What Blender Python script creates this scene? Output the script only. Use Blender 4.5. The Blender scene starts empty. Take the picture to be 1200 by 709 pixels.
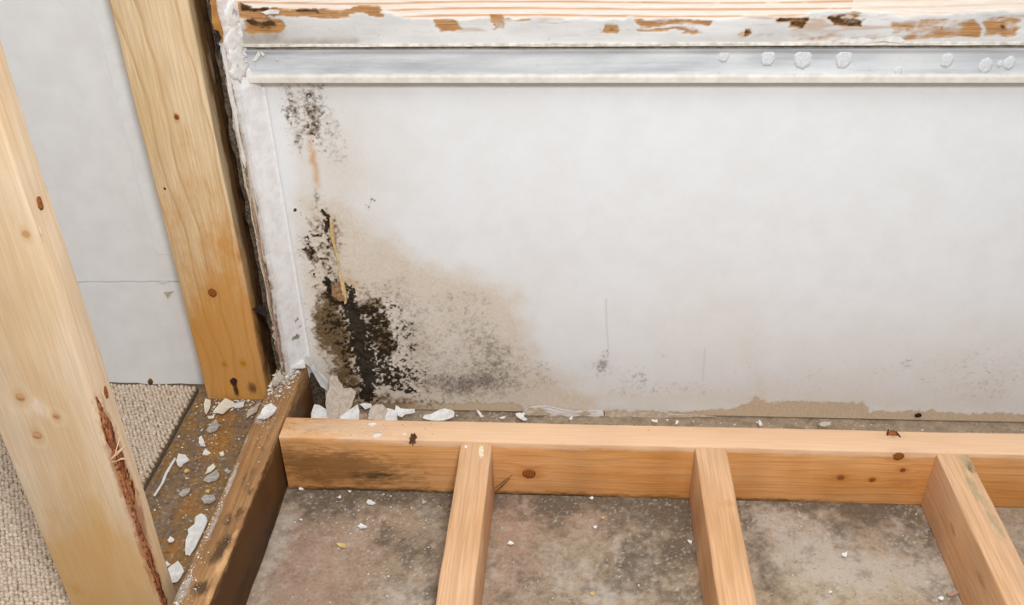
import bpy, bmesh, math, random
import numpy as np
from mathutils import Vector, Matrix

random.seed(7)
S = bpy.context.scene
COL = S.collection

# ------------------------------------------------------------------ camera
F_PX, YAW, PITCH, ROLL = 1112.4, math.radians(-4.176), math.radians(32.867), math.radians(-1.470)
CAM = Vector((0.0, 0.0, 0.87))
fwd = Vector((math.sin(YAW)*math.cos(PITCH), math.cos(YAW)*math.cos(PITCH), -math.sin(PITCH)))
r0 = Vector((math.cos(YAW), -math.sin(YAW), 0)); u0 = r0.cross(fwd)
rgt = math.cos(ROLL)*r0 + math.sin(ROLL)*u0
upv = -math.sin(ROLL)*r0 + math.cos(ROLL)*u0
cd = bpy.data.cameras.new('camera'); cam = bpy.data.objects.new('camera', cd); COL.objects.link(cam)
cd.sensor_width = 36; cd.lens = F_PX*36/1200; cd.clip_start = 0.02
cam.matrix_world = Matrix(((rgt.x, upv.x, -fwd.x, CAM.x), (rgt.y, upv.y, -fwd.y, CAM.y),
                           (rgt.z, upv.z, -fwd.z, CAM.z), (0, 0, 0, 1)))
S.camera = cam

# ------------------------------------------------------------------ world and lights
w = bpy.data.worlds.new('world'); S.world = w; w.use_nodes = True
w.node_tree.nodes['Background'].inputs[0].default_value = (0.96, 0.98, 1.0, 1)
w.node_tree.nodes['Background'].inputs[1].default_value = 0.46

def area(name, loc, target, size, power, color=(1, 1, 1)):
    d = bpy.data.lights.new(name, 'AREA'); d.shape = 'DISK'; d.size = size; d.energy = power; d.color = color
    o = bpy.data.objects.new(name, d); COL.objects.link(o); o.location = loc
    o.rotation_euler = (Vector(target)-Vector(loc)).to_track_quat('-Z', 'Y').to_euler()
    return o
area('flash_lamp', (0.12, -0.05, 1.18), (0.0, 1.0, 0.25), 0.18, 10.7, (0.95, 0.98, 1.0))
area('ceiling_bounce_fill', (0.2, -0.2, 2.6), (0.0, 0.8, 0.0), 1.6, 22, (0.96, 0.98, 1.0))  # added overhead fill standing for flash bounced off the ceiling

vs = S.view_settings
vs.view_transform = 'Standard'; vs.look = 'None'; vs.gamma = 1; vs.use_curve_mapping = False
vs.exposure = 0.0

# ------------------------------------------------------------------ helpers
def at(px, py, axis, val):
    """a point of the photograph carried to the plane axis = val"""
    d = rgt*((px-600)/F_PX) - upv*((py-354.5)/F_PX) + fwd
    return CAM + d*((val-CAM[axis])/d[axis])
def lin(r, g, b):
    f = lambda c: c/12.92 if c <= 0.04045 else ((c+0.055)/1.055)**2.4
    return (f(r/255), f(g/255), f(b/255), 1)
def tag(o, label=None, cat=None, group=None, kind=None):
    if label: o['label'] = label
    if cat: o['category'] = cat
    if group: o['group'] = group
    if kind: o['kind'] = kind
    return o
def link(name, me, mat=None, parent=None, origin=(0, 0, 0)):
    """link a mesh given in world coordinates; its origin goes to `origin`"""
    og = Vector(origin)
    me.transform(Matrix.Translation(-og))
    o = bpy.data.objects.new(name, me); COL.objects.link(o)
    if mat: me.materials.append(mat)
    if parent:
        o.parent = parent; o.location = og - parent.location
    else:
        o.location = og
    return o
def smooth(me, on=True):
    me.polygons.foreach_set('use_smooth', [on]*len(me.polygons))
def pymesh(name, v, f, sm=False):
    me = bpy.data.meshes.new(name); me.from_pydata([tuple(p) for p in v], [], f); me.update()
    if sm: smooth(me)
    return me

# value noise in numpy
def vnoise(x, y, seed):
    xi = np.floor(x).astype(np.int64); yi = np.floor(y).astype(np.int64)
    fx = x-xi; fy = y-yi; fx = fx*fx*(3-2*fx); fy = fy*fy*(3-2*fy)
    def h(a, b):
        n = (a*374761393 + b*668265263 + seed*982451653) & 0x7fffffff
        n = ((n ^ (n >> 13))*1274126177) & 0x7fffffff
        return ((n ^ (n >> 16)) & 0xffff)/65535.0
    return (h(xi, yi)*(1-fx)+h(xi+1, yi)*fx)*(1-fy) + (h(xi, yi+1)*(1-fx)+h(xi+1, yi+1)*fx)*fy
def fbm(x, y, scale, octv=4, seed=1, rough=0.5):
    s = 0; a = 1; t = 0
    for k in range(octv):
        s = s + a*vnoise(x*scale*2**k+17.3*k, y*scale*2**k-9.1*k, seed+k*31); t += a; a *= rough
    return s/t
def sst(a, b, x):
    t = np.clip((x-a)/(b-a), 0, 1); return t*t*(3-2*t)

def grid(name, U, V, fn, attrs=None, back=None):
    """tensor grid; fn(u, v) -> x, y, z arrays; optional sides going back by vector `back`"""
    uu, vv = np.meshgrid(np.array(U), np.array(V)); nv, nu = uu.shape
    x, y, z = fn(uu, vv)
    co = np.stack([x, y, z], -1).reshape(-1, 3)
    idx = np.arange(nu*nv).reshape(nv, nu)
    q = np.stack([idx[:-1, :-1], idx[:-1, 1:], idx[1:, 1:], idx[1:, :-1]], -1).reshape(-1, 4)
    n0 = len(co)
    if back is not None:
        loop = np.concatenate([idx[0, :-1], idx[:-1, -1], idx[-1, :0:-1], idx[:0:-1, 0]])
        co = np.concatenate([co, co[loop]+np.array(back), co[loop]])   # the sides have their own rim, so the face shades flat to its edge
        m = len(loop); a = np.arange(m); b = (a+1) % m
        q = np.concatenate([q, np.stack([n0+m+b, n0+m+a, n0+a, n0+b], -1)])
        c0, c1, c2, c3 = 0, nu-1, nu-1+nv-1, 2*(nu-1)+nv-1
        q = np.concatenate([q, np.array([[n0+c0, n0+c3, n0+c2, n0+c1]])])
    me = bpy.data.meshes.new(name)
    me.vertices.add(len(co)); me.vertices.foreach_set('co', co.astype(np.float32).ravel())
    me.loops.add(q.size); me.loops.foreach_set('vertex_index', q.astype(np.int32).ravel())
    me.polygons.add(len(q)); me.polygons.foreach_set('loop_start', np.arange(0, q.size, 4, dtype=np.int32))
    sm = np.zeros(len(q), dtype=bool); sm[:(nu-1)*(nv-1)] = True
    me.update(calc_edges=True); me.polygons.foreach_set('use_smooth', sm)
    for k, a in (attrs or {}).items():
        arr = np.zeros(len(co), dtype=np.float32); arr[:n0] = np.clip(a, 0, 1).ravel()
        if back is not None: arr[n0:] = np.tile(arr[loop], 2)
        at_ = me.attributes.new(k, 'FLOAT', 'POINT'); at_.data.foreach_set('value', arr)
    me.validate(); me.update()
    return me

# ---- node helper
class NT:
    def __init__(s, name, rough=0.75, spec=0.25):
        s.m = bpy.data.materials.new(name); s.m.use_nodes = True; s.t = s.m.node_tree
        s.b = s.t.nodes['Principled BSDF']; s.b.inputs['Roughness'].default_value = rough
        s.b.inputs['Specular IOR Level'].default_value = spec
    def n(s, kind, **kw):
        nd = s.t.nodes.new(kind)
        for k, v in kw.items(): setattr(nd, k, v)
        return nd
    def put(s, sock, v):
        if hasattr(v, 'is_linked') or hasattr(v, 'links'): s.t.links.new(v, sock)
        else: sock.default_value = v
    def math(s, op, a, b=0.0, c=None, clamp=False):
        nd = s.n('ShaderNodeMath', operation=op, use_clamp=clamp); s.put(nd.inputs[0], a); s.put(nd.inputs[1], b)
        if c is not None: s.put(nd.inputs[2], c)
        return nd.outputs[0]
    def vm(s, op, a, b=(0, 0, 0)):
        nd = s.n('ShaderNodeVectorMath', operation=op); s.put(nd.inputs[0], a); s.put(nd.inputs[1], b)
        return nd.outputs['Value'] if op in ('LENGTH', 'DOT_PRODUCT') else nd.outputs[0]
    def obj(s, origin=(0, 0, 0)):
        o = s.n('ShaderNodeTexCoord').outputs['Object']
        return s.vm('ADD', o, tuple(origin)) if tuple(origin) != (0, 0, 0) else o
    def sep(s, v):
        nd = s.n('ShaderNodeSeparateXYZ'); s.put(nd.inputs[0], v); return nd.outputs
    def comb(s, x, y, z):
        nd = s.n('ShaderNodeCombineXYZ')
        for i, v in enumerate((x, y, z)): s.put(nd.inputs[i], v)
        return nd.outputs[0]
    def noise(s, v, scale=5, detail=3, rough=0.5, dist=0.0):
        nd = s.n('ShaderNodeTexNoise'); s.put(nd.inputs['Vector'], v)
        nd.inputs['Scale'].default_value = scale; nd.inputs['Detail'].default_value = detail
        nd.inputs['Roughness'].default_value = rough; nd.inputs['Distortion'].default_value = dist
        return nd.outputs[0]
    def ramp(s, v, a, b, lo=0.0, hi=1.0):
        nd = s.n('ShaderNodeMapRange', interpolation_type='SMOOTHSTEP'); s.put(nd.inputs[0], v)
        for i, q in enumerate((a, b, lo, hi)): nd.inputs[i+1].default_value = q
        return nd.outputs[0]
    def mix(s, f, a, b, mode='MIX'):
        nd = s.n('ShaderNodeMix', data_type='RGBA', blend_type=mode); s.put(nd.inputs[0], f)
        s.put(nd.inputs[6], a); s.put(nd.inputs[7], b); return nd.outputs[2]
    def attr(s, k): return s.n('ShaderNodeAttribute', attribute_name=k).outputs['Fac']
    def blobs(s, v, lst):
        """sum of soft ellipsoids ((x,y,z),(rx,ry,rz),strength)"""
        acc = None
        for c, r, st in lst:
            d = s.vm('LENGTH', s.vm('MULTIPLY', s.vm('SUBTRACT', v, tuple(c)), tuple(1/q for q in r)))
            g = s.ramp(d, 0.0, 1.0, st, 0.0)
            acc = g if acc is None else s.math('ADD', acc, g)
        return acc
    def bump(s, h, strength=0.3, dist=0.001):
        nd = s.n('ShaderNodeBump'); nd.inputs['Strength'].default_value = strength; nd.inputs['Distance'].default_value = dist
        s.put(nd.inputs['Height'], h); s.t.links.new(nd.outputs[0], s.b.inputs['Normal'])
    def color(s, c): s.put(s.b.inputs['Base Color'], c); return s.m

def wood(name, axis, origin, light, mid, ring, spacing=0.006, ringmix=0.45, off=(0.03, -0.05), wob=0.02, knots=(),
         knotcol=(95, 52, 20), dirt_and_tone=(), rough=0.62, fib=0.16, blot=1.0):
    """sawn timber: growth rings round an axis beside the board, bent round the knots, fibres, blotches, painted light, dirt"""
    t = NT(name, rough, 0.25); P = t.obj(origin); X = t.sep(P)
    L = X['XYZ'.index(axis)]; A, B = [X[i] for i in range(3) if i != 'XYZ'.index(axis)]
    q = t.comb(L, A, B)
    low = t.noise(t.vm('MULTIPLY', q, (2.6, 5, 5)), 1.0, 2); low2 = t.noise(t.vm('MULTIPLY', t.vm('ADD', q, (5, 3, 1)), (6, 10, 10)), 1.0, 2)
    a = t.math('ADD', t.math('ADD', A, off[0]), t.math('MULTIPLY', t.math('SUBTRACT', low, 0.5), wob*2))
    b = t.math('ADD', t.math('ADD', B, off[1]), t.math('MULTIPLY', t.math('SUBTRACT', low2, 0.5), wob))
    r = t.vm('LENGTH', t.comb(a, b, 0.0))
    halo = None; core = None
    for c, rad in knots:
        st = [rad*3.2 if 'XYZ'[i] == axis else rad*1.9 for i in range(3)]
        v = t.vm('SUBTRACT', P, tuple(c))
        d = t.vm('LENGTH', t.vm('MULTIPLY', v, tuple(1/x for x in st)))
        g = t.ramp(d, 0.0, 1.5, 1.0, 0.0)
        r = t.math('ADD', r, t.math('MULTIPLY', g, rad*1.3))
        h2 = t.ramp(d, 0.25, 1.0, 0.55, 0.0); halo = h2 if halo is None else t.math('MAXIMUM', halo, h2)
        k = t.ramp(t.vm('LENGTH', t.vm('MULTIPLY', v, tuple([1/rad]*3))), 0.55, 1.15, 1.0, 0.0)
        core = k if core is None else t.math('MAXIMUM', core, k)
    fr = t.math('FRACT', t.math('DIVIDE', r, spacing))
    rg = t.math('ADD', t.math('MULTIPLY', t.math('MULTIPLY', t.ramp(fr, 0.72, 0.94), t.ramp(fr, 0.94, 1.0, 1.0, 0.0)), .8), t.math('MULTIPLY', t.ramp(fr, 0.1, 1.0), .22))
    fibre = t.noise(t.vm('MULTIPLY', q, (14, 420, 420)), 1.0, 3, 0.6)
    bl = t.noise(t.vm('MULTIPLY', q, (5, 16, 16)), 1.0, 3, 0.55)
    c = t.mix(t.ramp(bl, 0.35, 0.68, 0, blot), lin(*light), lin(*mid))
    c = t.mix(t.math('MULTIPLY', rg, ringmix), c, lin(*ring))
    c = t.mix(1.0, c, t.n('ShaderNodeCombineColor').outputs[0], 'MIX') if False else c
    fv = t.ramp(fibre, 0.3, 0.72, 1-fib, 1+fib*0.5)
    c = t.mix(1.0, c, t.comb(fv, fv, fv), 'MULTIPLY')
    if core is not None:
        c = t.mix(halo, c, lin(*ring)); c = t.mix(t.math('MULTIPLY', core, 0.85), c, lin(*knotcol))
    for lst, colr, sc, amt in dirt_and_tone:           # dirt: blobs of grime and painted light, broken up by noise
        m = t.blobs(P, lst) if lst else 0.5
        nz = t.noise(t.vm('MULTIPLY', q, (sc*0.45, sc*1.4, sc*1.4)), 1.0, 8, 0.75)
        m = t.ramp(t.math('ADD', m, t.math('MULTIPLY', t.math('SUBTRACT', nz, 0.5), 2.4)), 0.15, 0.95, 0, amt)
        if lst: m = t.math('MULTIPLY', m, t.ramp(t.blobs(P, lst), 0.0, 0.25))
        c = t.mix(m, c, lin(*colr))
    t.bump(t.math('ADD', fibre, t.math('MULTIPLY', rg, 0.4)), 0.25, 0.0006)
    return t.color(c)

def timber(name, x0, x1, y0, y1, z0, z1, axis, r=0.002, step=0.02, jit=0.0005, seed=1):
    """rounded rectangle swept along `axis`, faces slightly uneven"""
    lo, hi = (x0, y0, z0), (x1, y1, z1); ia = 'XYZ'.index(axis); ib, ic = [i for i in range(3) if i != ia]
    prof = []
    for (cx, cy, a0) in ((1, 1, 0), (0, 1, 90), (0, 0, 180), (1, 0, 270)):
        for k in range(4):
            an = math.radians(a0+30*k)
            prof.append(((lo[ib]+r, hi[ib]-r)[cx]+r*math.cos(an), (lo[ic]+r, hi[ic]-r)[cy]+r*math.sin(an)))
    n = max(2, int((hi[ia]-lo[ia])/step)); v = []; f = []; m = len(prof)
    for i in range(n+1):
        s = lo[ia]+(hi[ia]-lo[ia])*i/n
        for k, (b, c) in enumerate(prof):
            g = k//4
            jb = (vnoise(np.array(s*9.0), np.array(g*3.7), seed)-0.5)*jit*2+(vnoise(np.array(s*60.0), np.array(k*1.0), seed+5)-0.5)*jit
            jc = (vnoise(np.array(s*9.0), np.array(g*5.1+40), seed)-0.5)*jit*2
            p = [0, 0, 0]; p[ia] = s; p[ib] = b+float(jb); p[ic] = c+float(jc); v.append(p)
    for i in range(n):
        for k in range(m):
            f.append((i*m+k, i*m+(k+1) % m, (i+1)*m+(k+1) % m, (i+1)*m+k))
    f.append(tuple(range(m))[::-1]); f.append(tuple(n*m+k for k in range(m)))
    me = pymesh(name, v, f)
    bm = bmesh.new(); bm.from_mesh(me); bmesh.ops.recalc_face_normals(bm, faces=bm.faces); bm.to_mesh(me); bm.free()
    smooth(me)
    for p in me.polygons:
        if len(p.vertices) > 4: p.use_smooth = False
    me.set_sharp_from_angle(angle=math.radians(40))
    return me

# small disc-like part lying on a face: knot, filler spot, paint dab
def disc(name, c, nrm, ra, rb, along, mat, parent, h=0.0005, seed=0, rag=0.12, n=18):
    rnd = random.Random(seed); nv = Vector(nrm).normalized(); a = Vector(along).normalized(); b = nv.cross(a)
    c = Vector(c); v = []; f = []
    rr = [1+rnd.uniform(-rag, rag) for _ in range(n)]
    for ring, (s, hh) in enumerate(((1.0, -0.0008), (0.96, h*0.6), (0.6, h))):
        for k in range(n):
            an = 2*math.pi*k/n
            v.append(c+a*(ra*s*rr[k]*math.cos(an))+b*(rb*s*rr[k]*math.sin(an))+nv*hh)
    v.append(c+nv*h)
    for ring in range(2):
        for k in range(n): f.append((ring*n+k, ring*n+(k+1) % n, (ring+1)*n+(k+1) % n, (ring+1)*n+k))
    for k in range(n): f.append((2*n+k, 2*n+(k+1) % n, 3*n))
    return link(name, pymesh(name, v, f, True), mat, parent, c)

def knot_mat(name, ring, dark, scale=900):
    t = NT(name, 0.6); P = t.obj(); d = t.vm('LENGTH', P)
    nz = t.noise(P, 220, 3)
    w_ = t.math('SINE', t.math('ADD', t.math('MULTIPLY', d, scale*2.0), t.math('MULTIPLY', nz, 6)))
    c = t.mix(t.ramp(w_, -0.9, 0.9, .45, 1.0), lin(*dark), lin(*ring)); c = t.mix(t.ramp(nz, 0.5, 0.75, 0, 0.5), c, lin(*dark))
    return t.color(c)
KNOT = knot_mat('knot_brown', (158, 94, 42), (104, 56, 22)); KNOT_D = knot_mat('knot_dark', (96, 58, 26), (40, 20, 8))

# ================================================================== measurements (m)
YW = 1.052                       # face of the mouldy wall
PX0, PX1 = -0.363, 1.25          # rim timber
ZP = 0.089
SZ = 0.036                       # top of the sill board on the left

# ================================================================== floor
def painted(uu, vv, lst, aspect=1.0):
    """sum of gaussians (u, v, ru, rv, strength)"""
    m = np.zeros_like(uu)
    for (a, b, ra, rb, st) in lst: m += st*np.exp(-(((uu-a)/ra)**2+((vv-b)/rb)**2))
    return m
def fl(px, py, rx, ry, st):      # blob on the floor
    p = at(px, py, 2, 0.0); return (p.x, p.y, rx*0.00112, ry*0.00165, st)
U = np.concatenate([np.arange(-1.6, -0.40, 0.1), np.arange(-0.40, 0.80, 0.002), np.arange(0.8, 1.9, 0.1)])
V = np.concatenate([np.arange(-0.6, 0.45, 0.05), np.arange(0.45, 1.12, 0.002), np.arange(1.12, 1.5, 0.1)])
uu, vv = np.meshgrid(U, V)
n1 = fbm(uu, vv, 14, 5, 3, 0.6); n2 = fbm(uu, vv, 40, 4, 9, 0.6); n3 = fbm(uu, vv, 7, 4, 21)
dark = painted(uu, vv, [fl(430, 578, 120, 14, .75), fl(700, 588, 130, 14, .8), fl(980, 592, 120, 8, .5), fl(560, 600, 30, 30, .5),  # dark along the rim's foot: dirt with contact shade painted in
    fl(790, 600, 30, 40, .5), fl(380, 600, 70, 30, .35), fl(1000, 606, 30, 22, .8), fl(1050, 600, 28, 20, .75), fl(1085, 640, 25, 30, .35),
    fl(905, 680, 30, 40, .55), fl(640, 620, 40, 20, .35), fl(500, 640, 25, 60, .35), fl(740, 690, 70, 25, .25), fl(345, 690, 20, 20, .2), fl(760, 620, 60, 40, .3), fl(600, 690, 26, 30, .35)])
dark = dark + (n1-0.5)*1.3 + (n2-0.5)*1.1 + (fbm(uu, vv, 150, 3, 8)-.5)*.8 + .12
pink = painted(uu, vv, [fl(375, 670, 60, 40, .9), fl(420, 615, 70, 25, .4), fl(600, 650, 25, 70, .7), fl(640, 605, 60, 25, .5), fl(345, 650, 25, 40, .4), fl(910, 620, 30, 20, .3), fl(700, 600, 60, 20, .3)])*sst(.3, .65, n3+0.15*(n2-.5)+.1)
lightm = painted(uu, vv, [fl(318, 660, 14, 80, .75), fl(480, 700, 40, 25, .7), fl(505, 600, 20, 20, .5), fl(905, 605, 50, 28, .75), fl(955, 640, 60, 26, .6),
    fl(1080, 640, 40, 40, .55), fl(1000, 670, 80, 30, .7), fl(735, 645, 50, 40, .45), fl(660, 680, 60, 30, .45), fl(720, 705, 50, 20, .4), fl(1100, 690, 40, 20, .6), fl(1190, 625, 30, 30, .3)])
lightm = lightm*.85 + (fbm(uu, vv, 22, 6, 77, 0.7)-0.5)*1.5 + (fbm(uu, vv, 130, 3, 78)-.5)*.8
warm = painted(uu, vv, [fl(1010, 690, 90, 30, .9), fl(940, 690, 60, 30, .5), fl(470, 630, 60, 40, .3), fl(820, 690, 60, 30, .4)])
spk = sst(.70, .80, fbm(uu, vv, 330, 2, 5, .8)) * sst(.35, .6, n1)
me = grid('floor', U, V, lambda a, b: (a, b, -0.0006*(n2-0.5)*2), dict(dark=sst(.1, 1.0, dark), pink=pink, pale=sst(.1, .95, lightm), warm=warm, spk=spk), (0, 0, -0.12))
t = NT('concrete', 0.85, 0.2); P = t.obj(); fine = t.noise(P, 240, 8, 0.8); mid = t.noise(P, 90, 5, 0.6)
c = t.mix(t.ramp(mid, .3, .7), lin(148, 128, 105), lin(170, 150, 127))
c = t.mix(t.math('MULTIPLY', t.attr('warm'), .7), c, lin(188, 168, 140))
c = t.mix(t.math('MULTIPLY', t.attr('pink'), .75), c, lin(172, 138, 120))
c = t.mix(t.math('MULTIPLY', t.attr('pale'), .75), c, lin(192, 180, 166))
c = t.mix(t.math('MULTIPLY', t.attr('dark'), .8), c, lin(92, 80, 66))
c = t.mix(t.math('MULTIPLY', t.ramp(fine, .52, .64, 0, .6), t.ramp(mid, .35, .6, .3, 1.0)), c, lin(88, 74, 58)); c = t.mix(t.math('MULTIPLY', t.ramp(fine, .36, .47, .5, 0), t.ramp(mid, .4, .65, 1.0, .2)), c, lin(198, 186, 170)); lgm = t.noise(P, 34, 7, .72); c = t.mix(t.ramp(lgm, .5, .66, 0, .4), c, lin(104, 88, 70)); c = t.mix(t.ramp(lgm, .34, .47, .35, 0), c, lin(190, 174, 154))
c = t.mix(t.math('MULTIPLY', t.attr('spk'), .35), c, lin(225, 220, 214))
t.bump(t.math('ADD', fine, mid), .35, .0012)
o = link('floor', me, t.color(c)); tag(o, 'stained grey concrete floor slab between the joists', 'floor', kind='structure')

# ================================================================== mouldy wall
def wl(px, py, rx, ry, st):
    p = at(px, py, 1, YW); return (p.x, p.z, rx*0.00103, ry*0.00122, st)
def wpt(px, py): p = at(px, py, 1, YW); return (p.x, p.z)
U = np.concatenate([np.arange(-0.395, 0.74, 0.0014), np.linspace(0.742, 1.6, 14)])
V = np.concatenate([np.arange(0.0028, 0.5, 0.0014), np.linspace(0.503, 1.3, 12)])
uu, vv = np.meshgrid(U, V)
def stroke(pts, wd, st=1.0, rag=0.0):
    d = np.full_like(uu, 9.0)
    q = [wpt(*p) for p in pts]
    for (a, b), (c_, d_) in zip(q[:-1], q[1:]):
        dx, dy = c_-a, d_-b; tt = np.clip(((uu-a)*dx+(vv-b)*dy)/(dx*dx+dy*dy+1e-12), 0, 1)
        d = np.minimum(d, np.hypot(uu-a-tt*dx, vv-b-tt*dy))
    return st*np.exp(-(d/(wd*0.00105))**2)
def inside(pts, soft):
    """soft polygon mask, soft in px"""
    q = [wpt(*p) for p in pts]; m = np.zeros_like(uu, dtype=bool); d = np.full_like(uu, 9.0)
    for (a, b), (c_, d_) in zip(q, q[1:]+q[:1]):
        cr = ((b > vv) != (d_ > vv)) & (uu < (c_-a)*(vv-b)/(d_-b+1e-12)+a); m ^= cr
        dx, dy = c_-a, d_-b; tt = np.clip(((uu-a)*dx+(vv-b)*dy)/(dx*dx+dy*dy+1e-12), 0, 1)
        d = np.minimum(d, np.hypot(uu-a-tt*dx, vv-b-tt*dy))
    return sst(-soft*.0011, soft*.0011, np.where(m, d, -d))
W0, W1 = uu, vv
def warp(k): return W0+k*(fbm(W0, W1, 45, 4, 61, .6)-.5)*2, W1+k*(fbm(W0, W1, 45, 4, 62, .6)-.5)*2
nA = fbm(uu, vv, 18, 5, 11, .55); nB = fbm(uu, vv, 70, 4, 12, .6); nC = fbm(uu, vv, 230, 3, 13, .6); nD = fbm(uu*1.0, vv, 380, 2, 14, .8)
nS = fbm(uu*1.6, vv*0.25, 60, 4, 15, .6)                      # vertical streaks
# pale warm discolouration
uu, vv = warp(.014)
tan = inside([(352, 230), (400, 245), (440, 270), (485, 305), (545, 318), (604, 346), (618, 385), (636, 420), (660, 445), (700, 475), (700, 500), (380, 500), (366, 420)], 22)*0.95
tan += painted(uu, vv, [wl(390, 190, 30, 60, .45), wl(430, 200, 40, 80, .18), wl(352, 120, 22, 35, .35), wl(620, 330, 60, 60, .12), wl(360, 200, 14, 40, .3), wl(800, 420, 90, 70, .16), wl(1000, 430, 160, 60, .34), wl(1170, 430, 90, 70, .34),
    wl(840, 370, 70, 60, .13), wl(760, 470, 120, 20, .3), wl(890, 455, 14, 22, .35), wl(1000, 470, 300, 18, .3), wl(700, 430, 50, 40, .2), wl(880, 400, 18, 50, .1), wl(440, 180, 50, 90, .14), wl(360, 330, 10, 60, .25)])
tan = np.clip(tan*(0.65+0.7*nA), 0, 1)
# brown and olive
uu, vv = warp(.005)
brown = painted(uu, vv, [wl(368, 147, 10, 18, .6), wl(366, 115, 10, 26, .42), wl(342, 138, 8, 28, .36), wl(344, 110, 8, 18, .26), wl(355, 130, 20, 30, .16), wl(383, 372, 12, 26, .5), wl(372, 375, 8, 16, .35), wl(371, 231, 6, 10, .8), wl(378, 300, 22, 45, .38), wl(390, 285, 7, 18, .55), wl(364, 299, 7, 8, .9), wl(395, 345, 18, 18, .75),
    wl(390, 380, 22, 35, .95), wl(405, 415, 22, 35, .8), wl(380, 400, 14, 26, .4), wl(415, 448, 22, 18, .85), wl(442, 385, 24, 34, .85), wl(452, 405, 16, 26, .8), wl(465, 445, 26, 14, .6), wl(430, 358, 22, 14, .6), wl(395, 262, 8, 14, .25),
    wl(440, 466, 40, 8, .7), wl(500, 470, 50, 8, .35), wl(396, 440, 12, 16, .5), wl(372, 265, 12, 18, .3)])
brown = brown*.85 + np.where(brown > .06, 1, brown/.06)*(.55*(nB-.5)+.9*(nC-.5)+.5*(nD-.5))
rust = painted(uu, vv, [wl(366, 185, 4, 26, .9), wl(388, 268, 6, 22, .45), wl(413, 332, 8, 12, .45), wl(370, 212, 4, 10, .4), wl(352, 175, 5, 18, .2), wl(406, 425, 14, 20, .6), wl(412, 450, 14, 12, .5), wl(478, 472, 18, 6, .5)])*(.5+nB)
# black growth
uu, vv = warp(.008)
core = stroke([(407, 360), (416, 372), (420, 390), (422, 408), (428, 430), (434, 450), (430, 466)], 8, .75) + stroke([(412, 366), (420, 390), (424, 415), (432, 440)], 17, .38)
core += stroke([(434, 446), (455, 448), (482, 458)], 10, .33) + stroke([(386, 330), (384, 345), (390, 354), (400, 358)], 4, .7) + stroke([(409, 338), (412, 350)], 6, .8) + stroke([(405, 352), (420, 360), (438, 362)], 8, .40)
core += painted(uu, vv, [wl(440, 376, 24, 22, .5), wl(456, 400, 16, 30, .52), wl(446, 425, 20, 22, .52), wl(392, 378, 20, 26, .30), wl(382, 372, 12, 24, .26), wl(408, 420, 14, 24, .24), wl(400, 452, 10, 8, .42), wl(470, 442, 30, 16, .36), wl(402, 400, 12, 34, .26), wl(428, 462, 18, 10, .5), wl(500, 460, 40, 10, .16), wl(436, 398, 20, 40, .22), wl(415, 440, 14, 18, .3)])
core += stroke([(378, 246), (383, 254)], 3.6, 1.0) + stroke([(384, 260), (385, 268)], 3.0, 1.0) + stroke([(383, 268), (380, 276), (370, 278)], 3.2, .55) + stroke([(381, 280), (384, 288)], 3.0, .4)
core += painted(uu, vv, [wl(346, 244, 2, 3, 1.0), wl(361.6, 280, 2.4, 2.4, 1.1), wl(364, 299, 6, 7, .5), wl(357, 292, 2, 2, .5), wl(368, 322, 2.2, 2.2, .7), wl(371, 231, 4, 7, .45), wl(377, 266, 3, 4, .5), wl(368, 264, 12, 16, .24), wl(374, 292, 18, 18, .24), wl(380, 318, 18, 22, .20), wl(388, 335, 18, 14, .26),
    wl(365, 152, 4, 12, .34), wl(371, 138, 3.5, 16, .30), wl(368, 160, 6, 5, .34), wl(363, 118, 5, 18, .28), wl(340, 140, 5, 24, .26), wl(346, 118, 5, 22, .2), wl(437, 232, 3, 2.5, .5), wl(432, 241, 2, 4, .35), wl(354, 235, 2, 2, .4), wl(484, 410, 18, 34, .19), wl(476, 385, 16, 26, .2), wl(480, 440, 24, 20, .2)])
core += stroke([(452, 354), (462, 359), (470, 364)], 1.8, .45) + stroke([(440, 350), (452, 354)], 1.6, .4) + stroke([(474, 424), (480, 412)], 2.0, .4)
grain = .55*(nB-.5)+1.0*(nC-.5)+1.15*(nD-.5)
black = sst(.20, .95, core + np.clip(core*6, 0, 1)*grain)
uu, vv = W0, W1
# grey speckle density
spd = painted(uu, vv, [wl(560, 400, 44, 55, .42), wl(595, 425, 45, 40, .36), wl(510, 420, 50, 55, .30), wl(475, 400, 30, 50, .36), wl(520, 452, 60, 22, .40), wl(570, 452, 60, 20, .36), wl(707, 422, 8, 14, .55), wl(704, 432, 22, 12, .42), wl(712, 412, 3, 6, .4), wl(640, 440, 34, 26, .34), wl(750, 440, 26, 18, .30),
    wl(740, 458, 40, 16, .3), wl(460, 330, 34, 28, .26), wl(440, 290, 22, 18, .25), wl(400, 190, 18, 30, .26), wl(345, 135, 14, 50, .5), wl(372, 130, 18, 44, .45), wl(390, 150, 16, 30, .25), wl(375, 285, 26, 45, .42), wl(430, 350, 44, 24, .34), wl(810, 458, 50, 16, .26), wl(1000, 440, 220, 40, .20), wl(1160, 440, 60, 50, .22), wl(530, 352, 50, 24, .26), wl(790, 375, 14, 8, .2), wl(775, 415, 8, 6, .3), wl(1065, 425, 8, 8, .3), wl(480, 375, 24, 24, .3)])
spd = np.clip(spd*(.55+.7*nA) + np.clip(spd*3, 0, 1)*(.45*(nB-.5)+.75*(nC-.5)+.35*(nD-.5)), 0, 1)
lines = stroke([(710, 350), (711, 385), (713, 408)], .9, .5) + stroke([(826, 408), (824, 446)], .9, .35) + stroke([(432, 246), (436, 232)], .9, .35)
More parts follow.
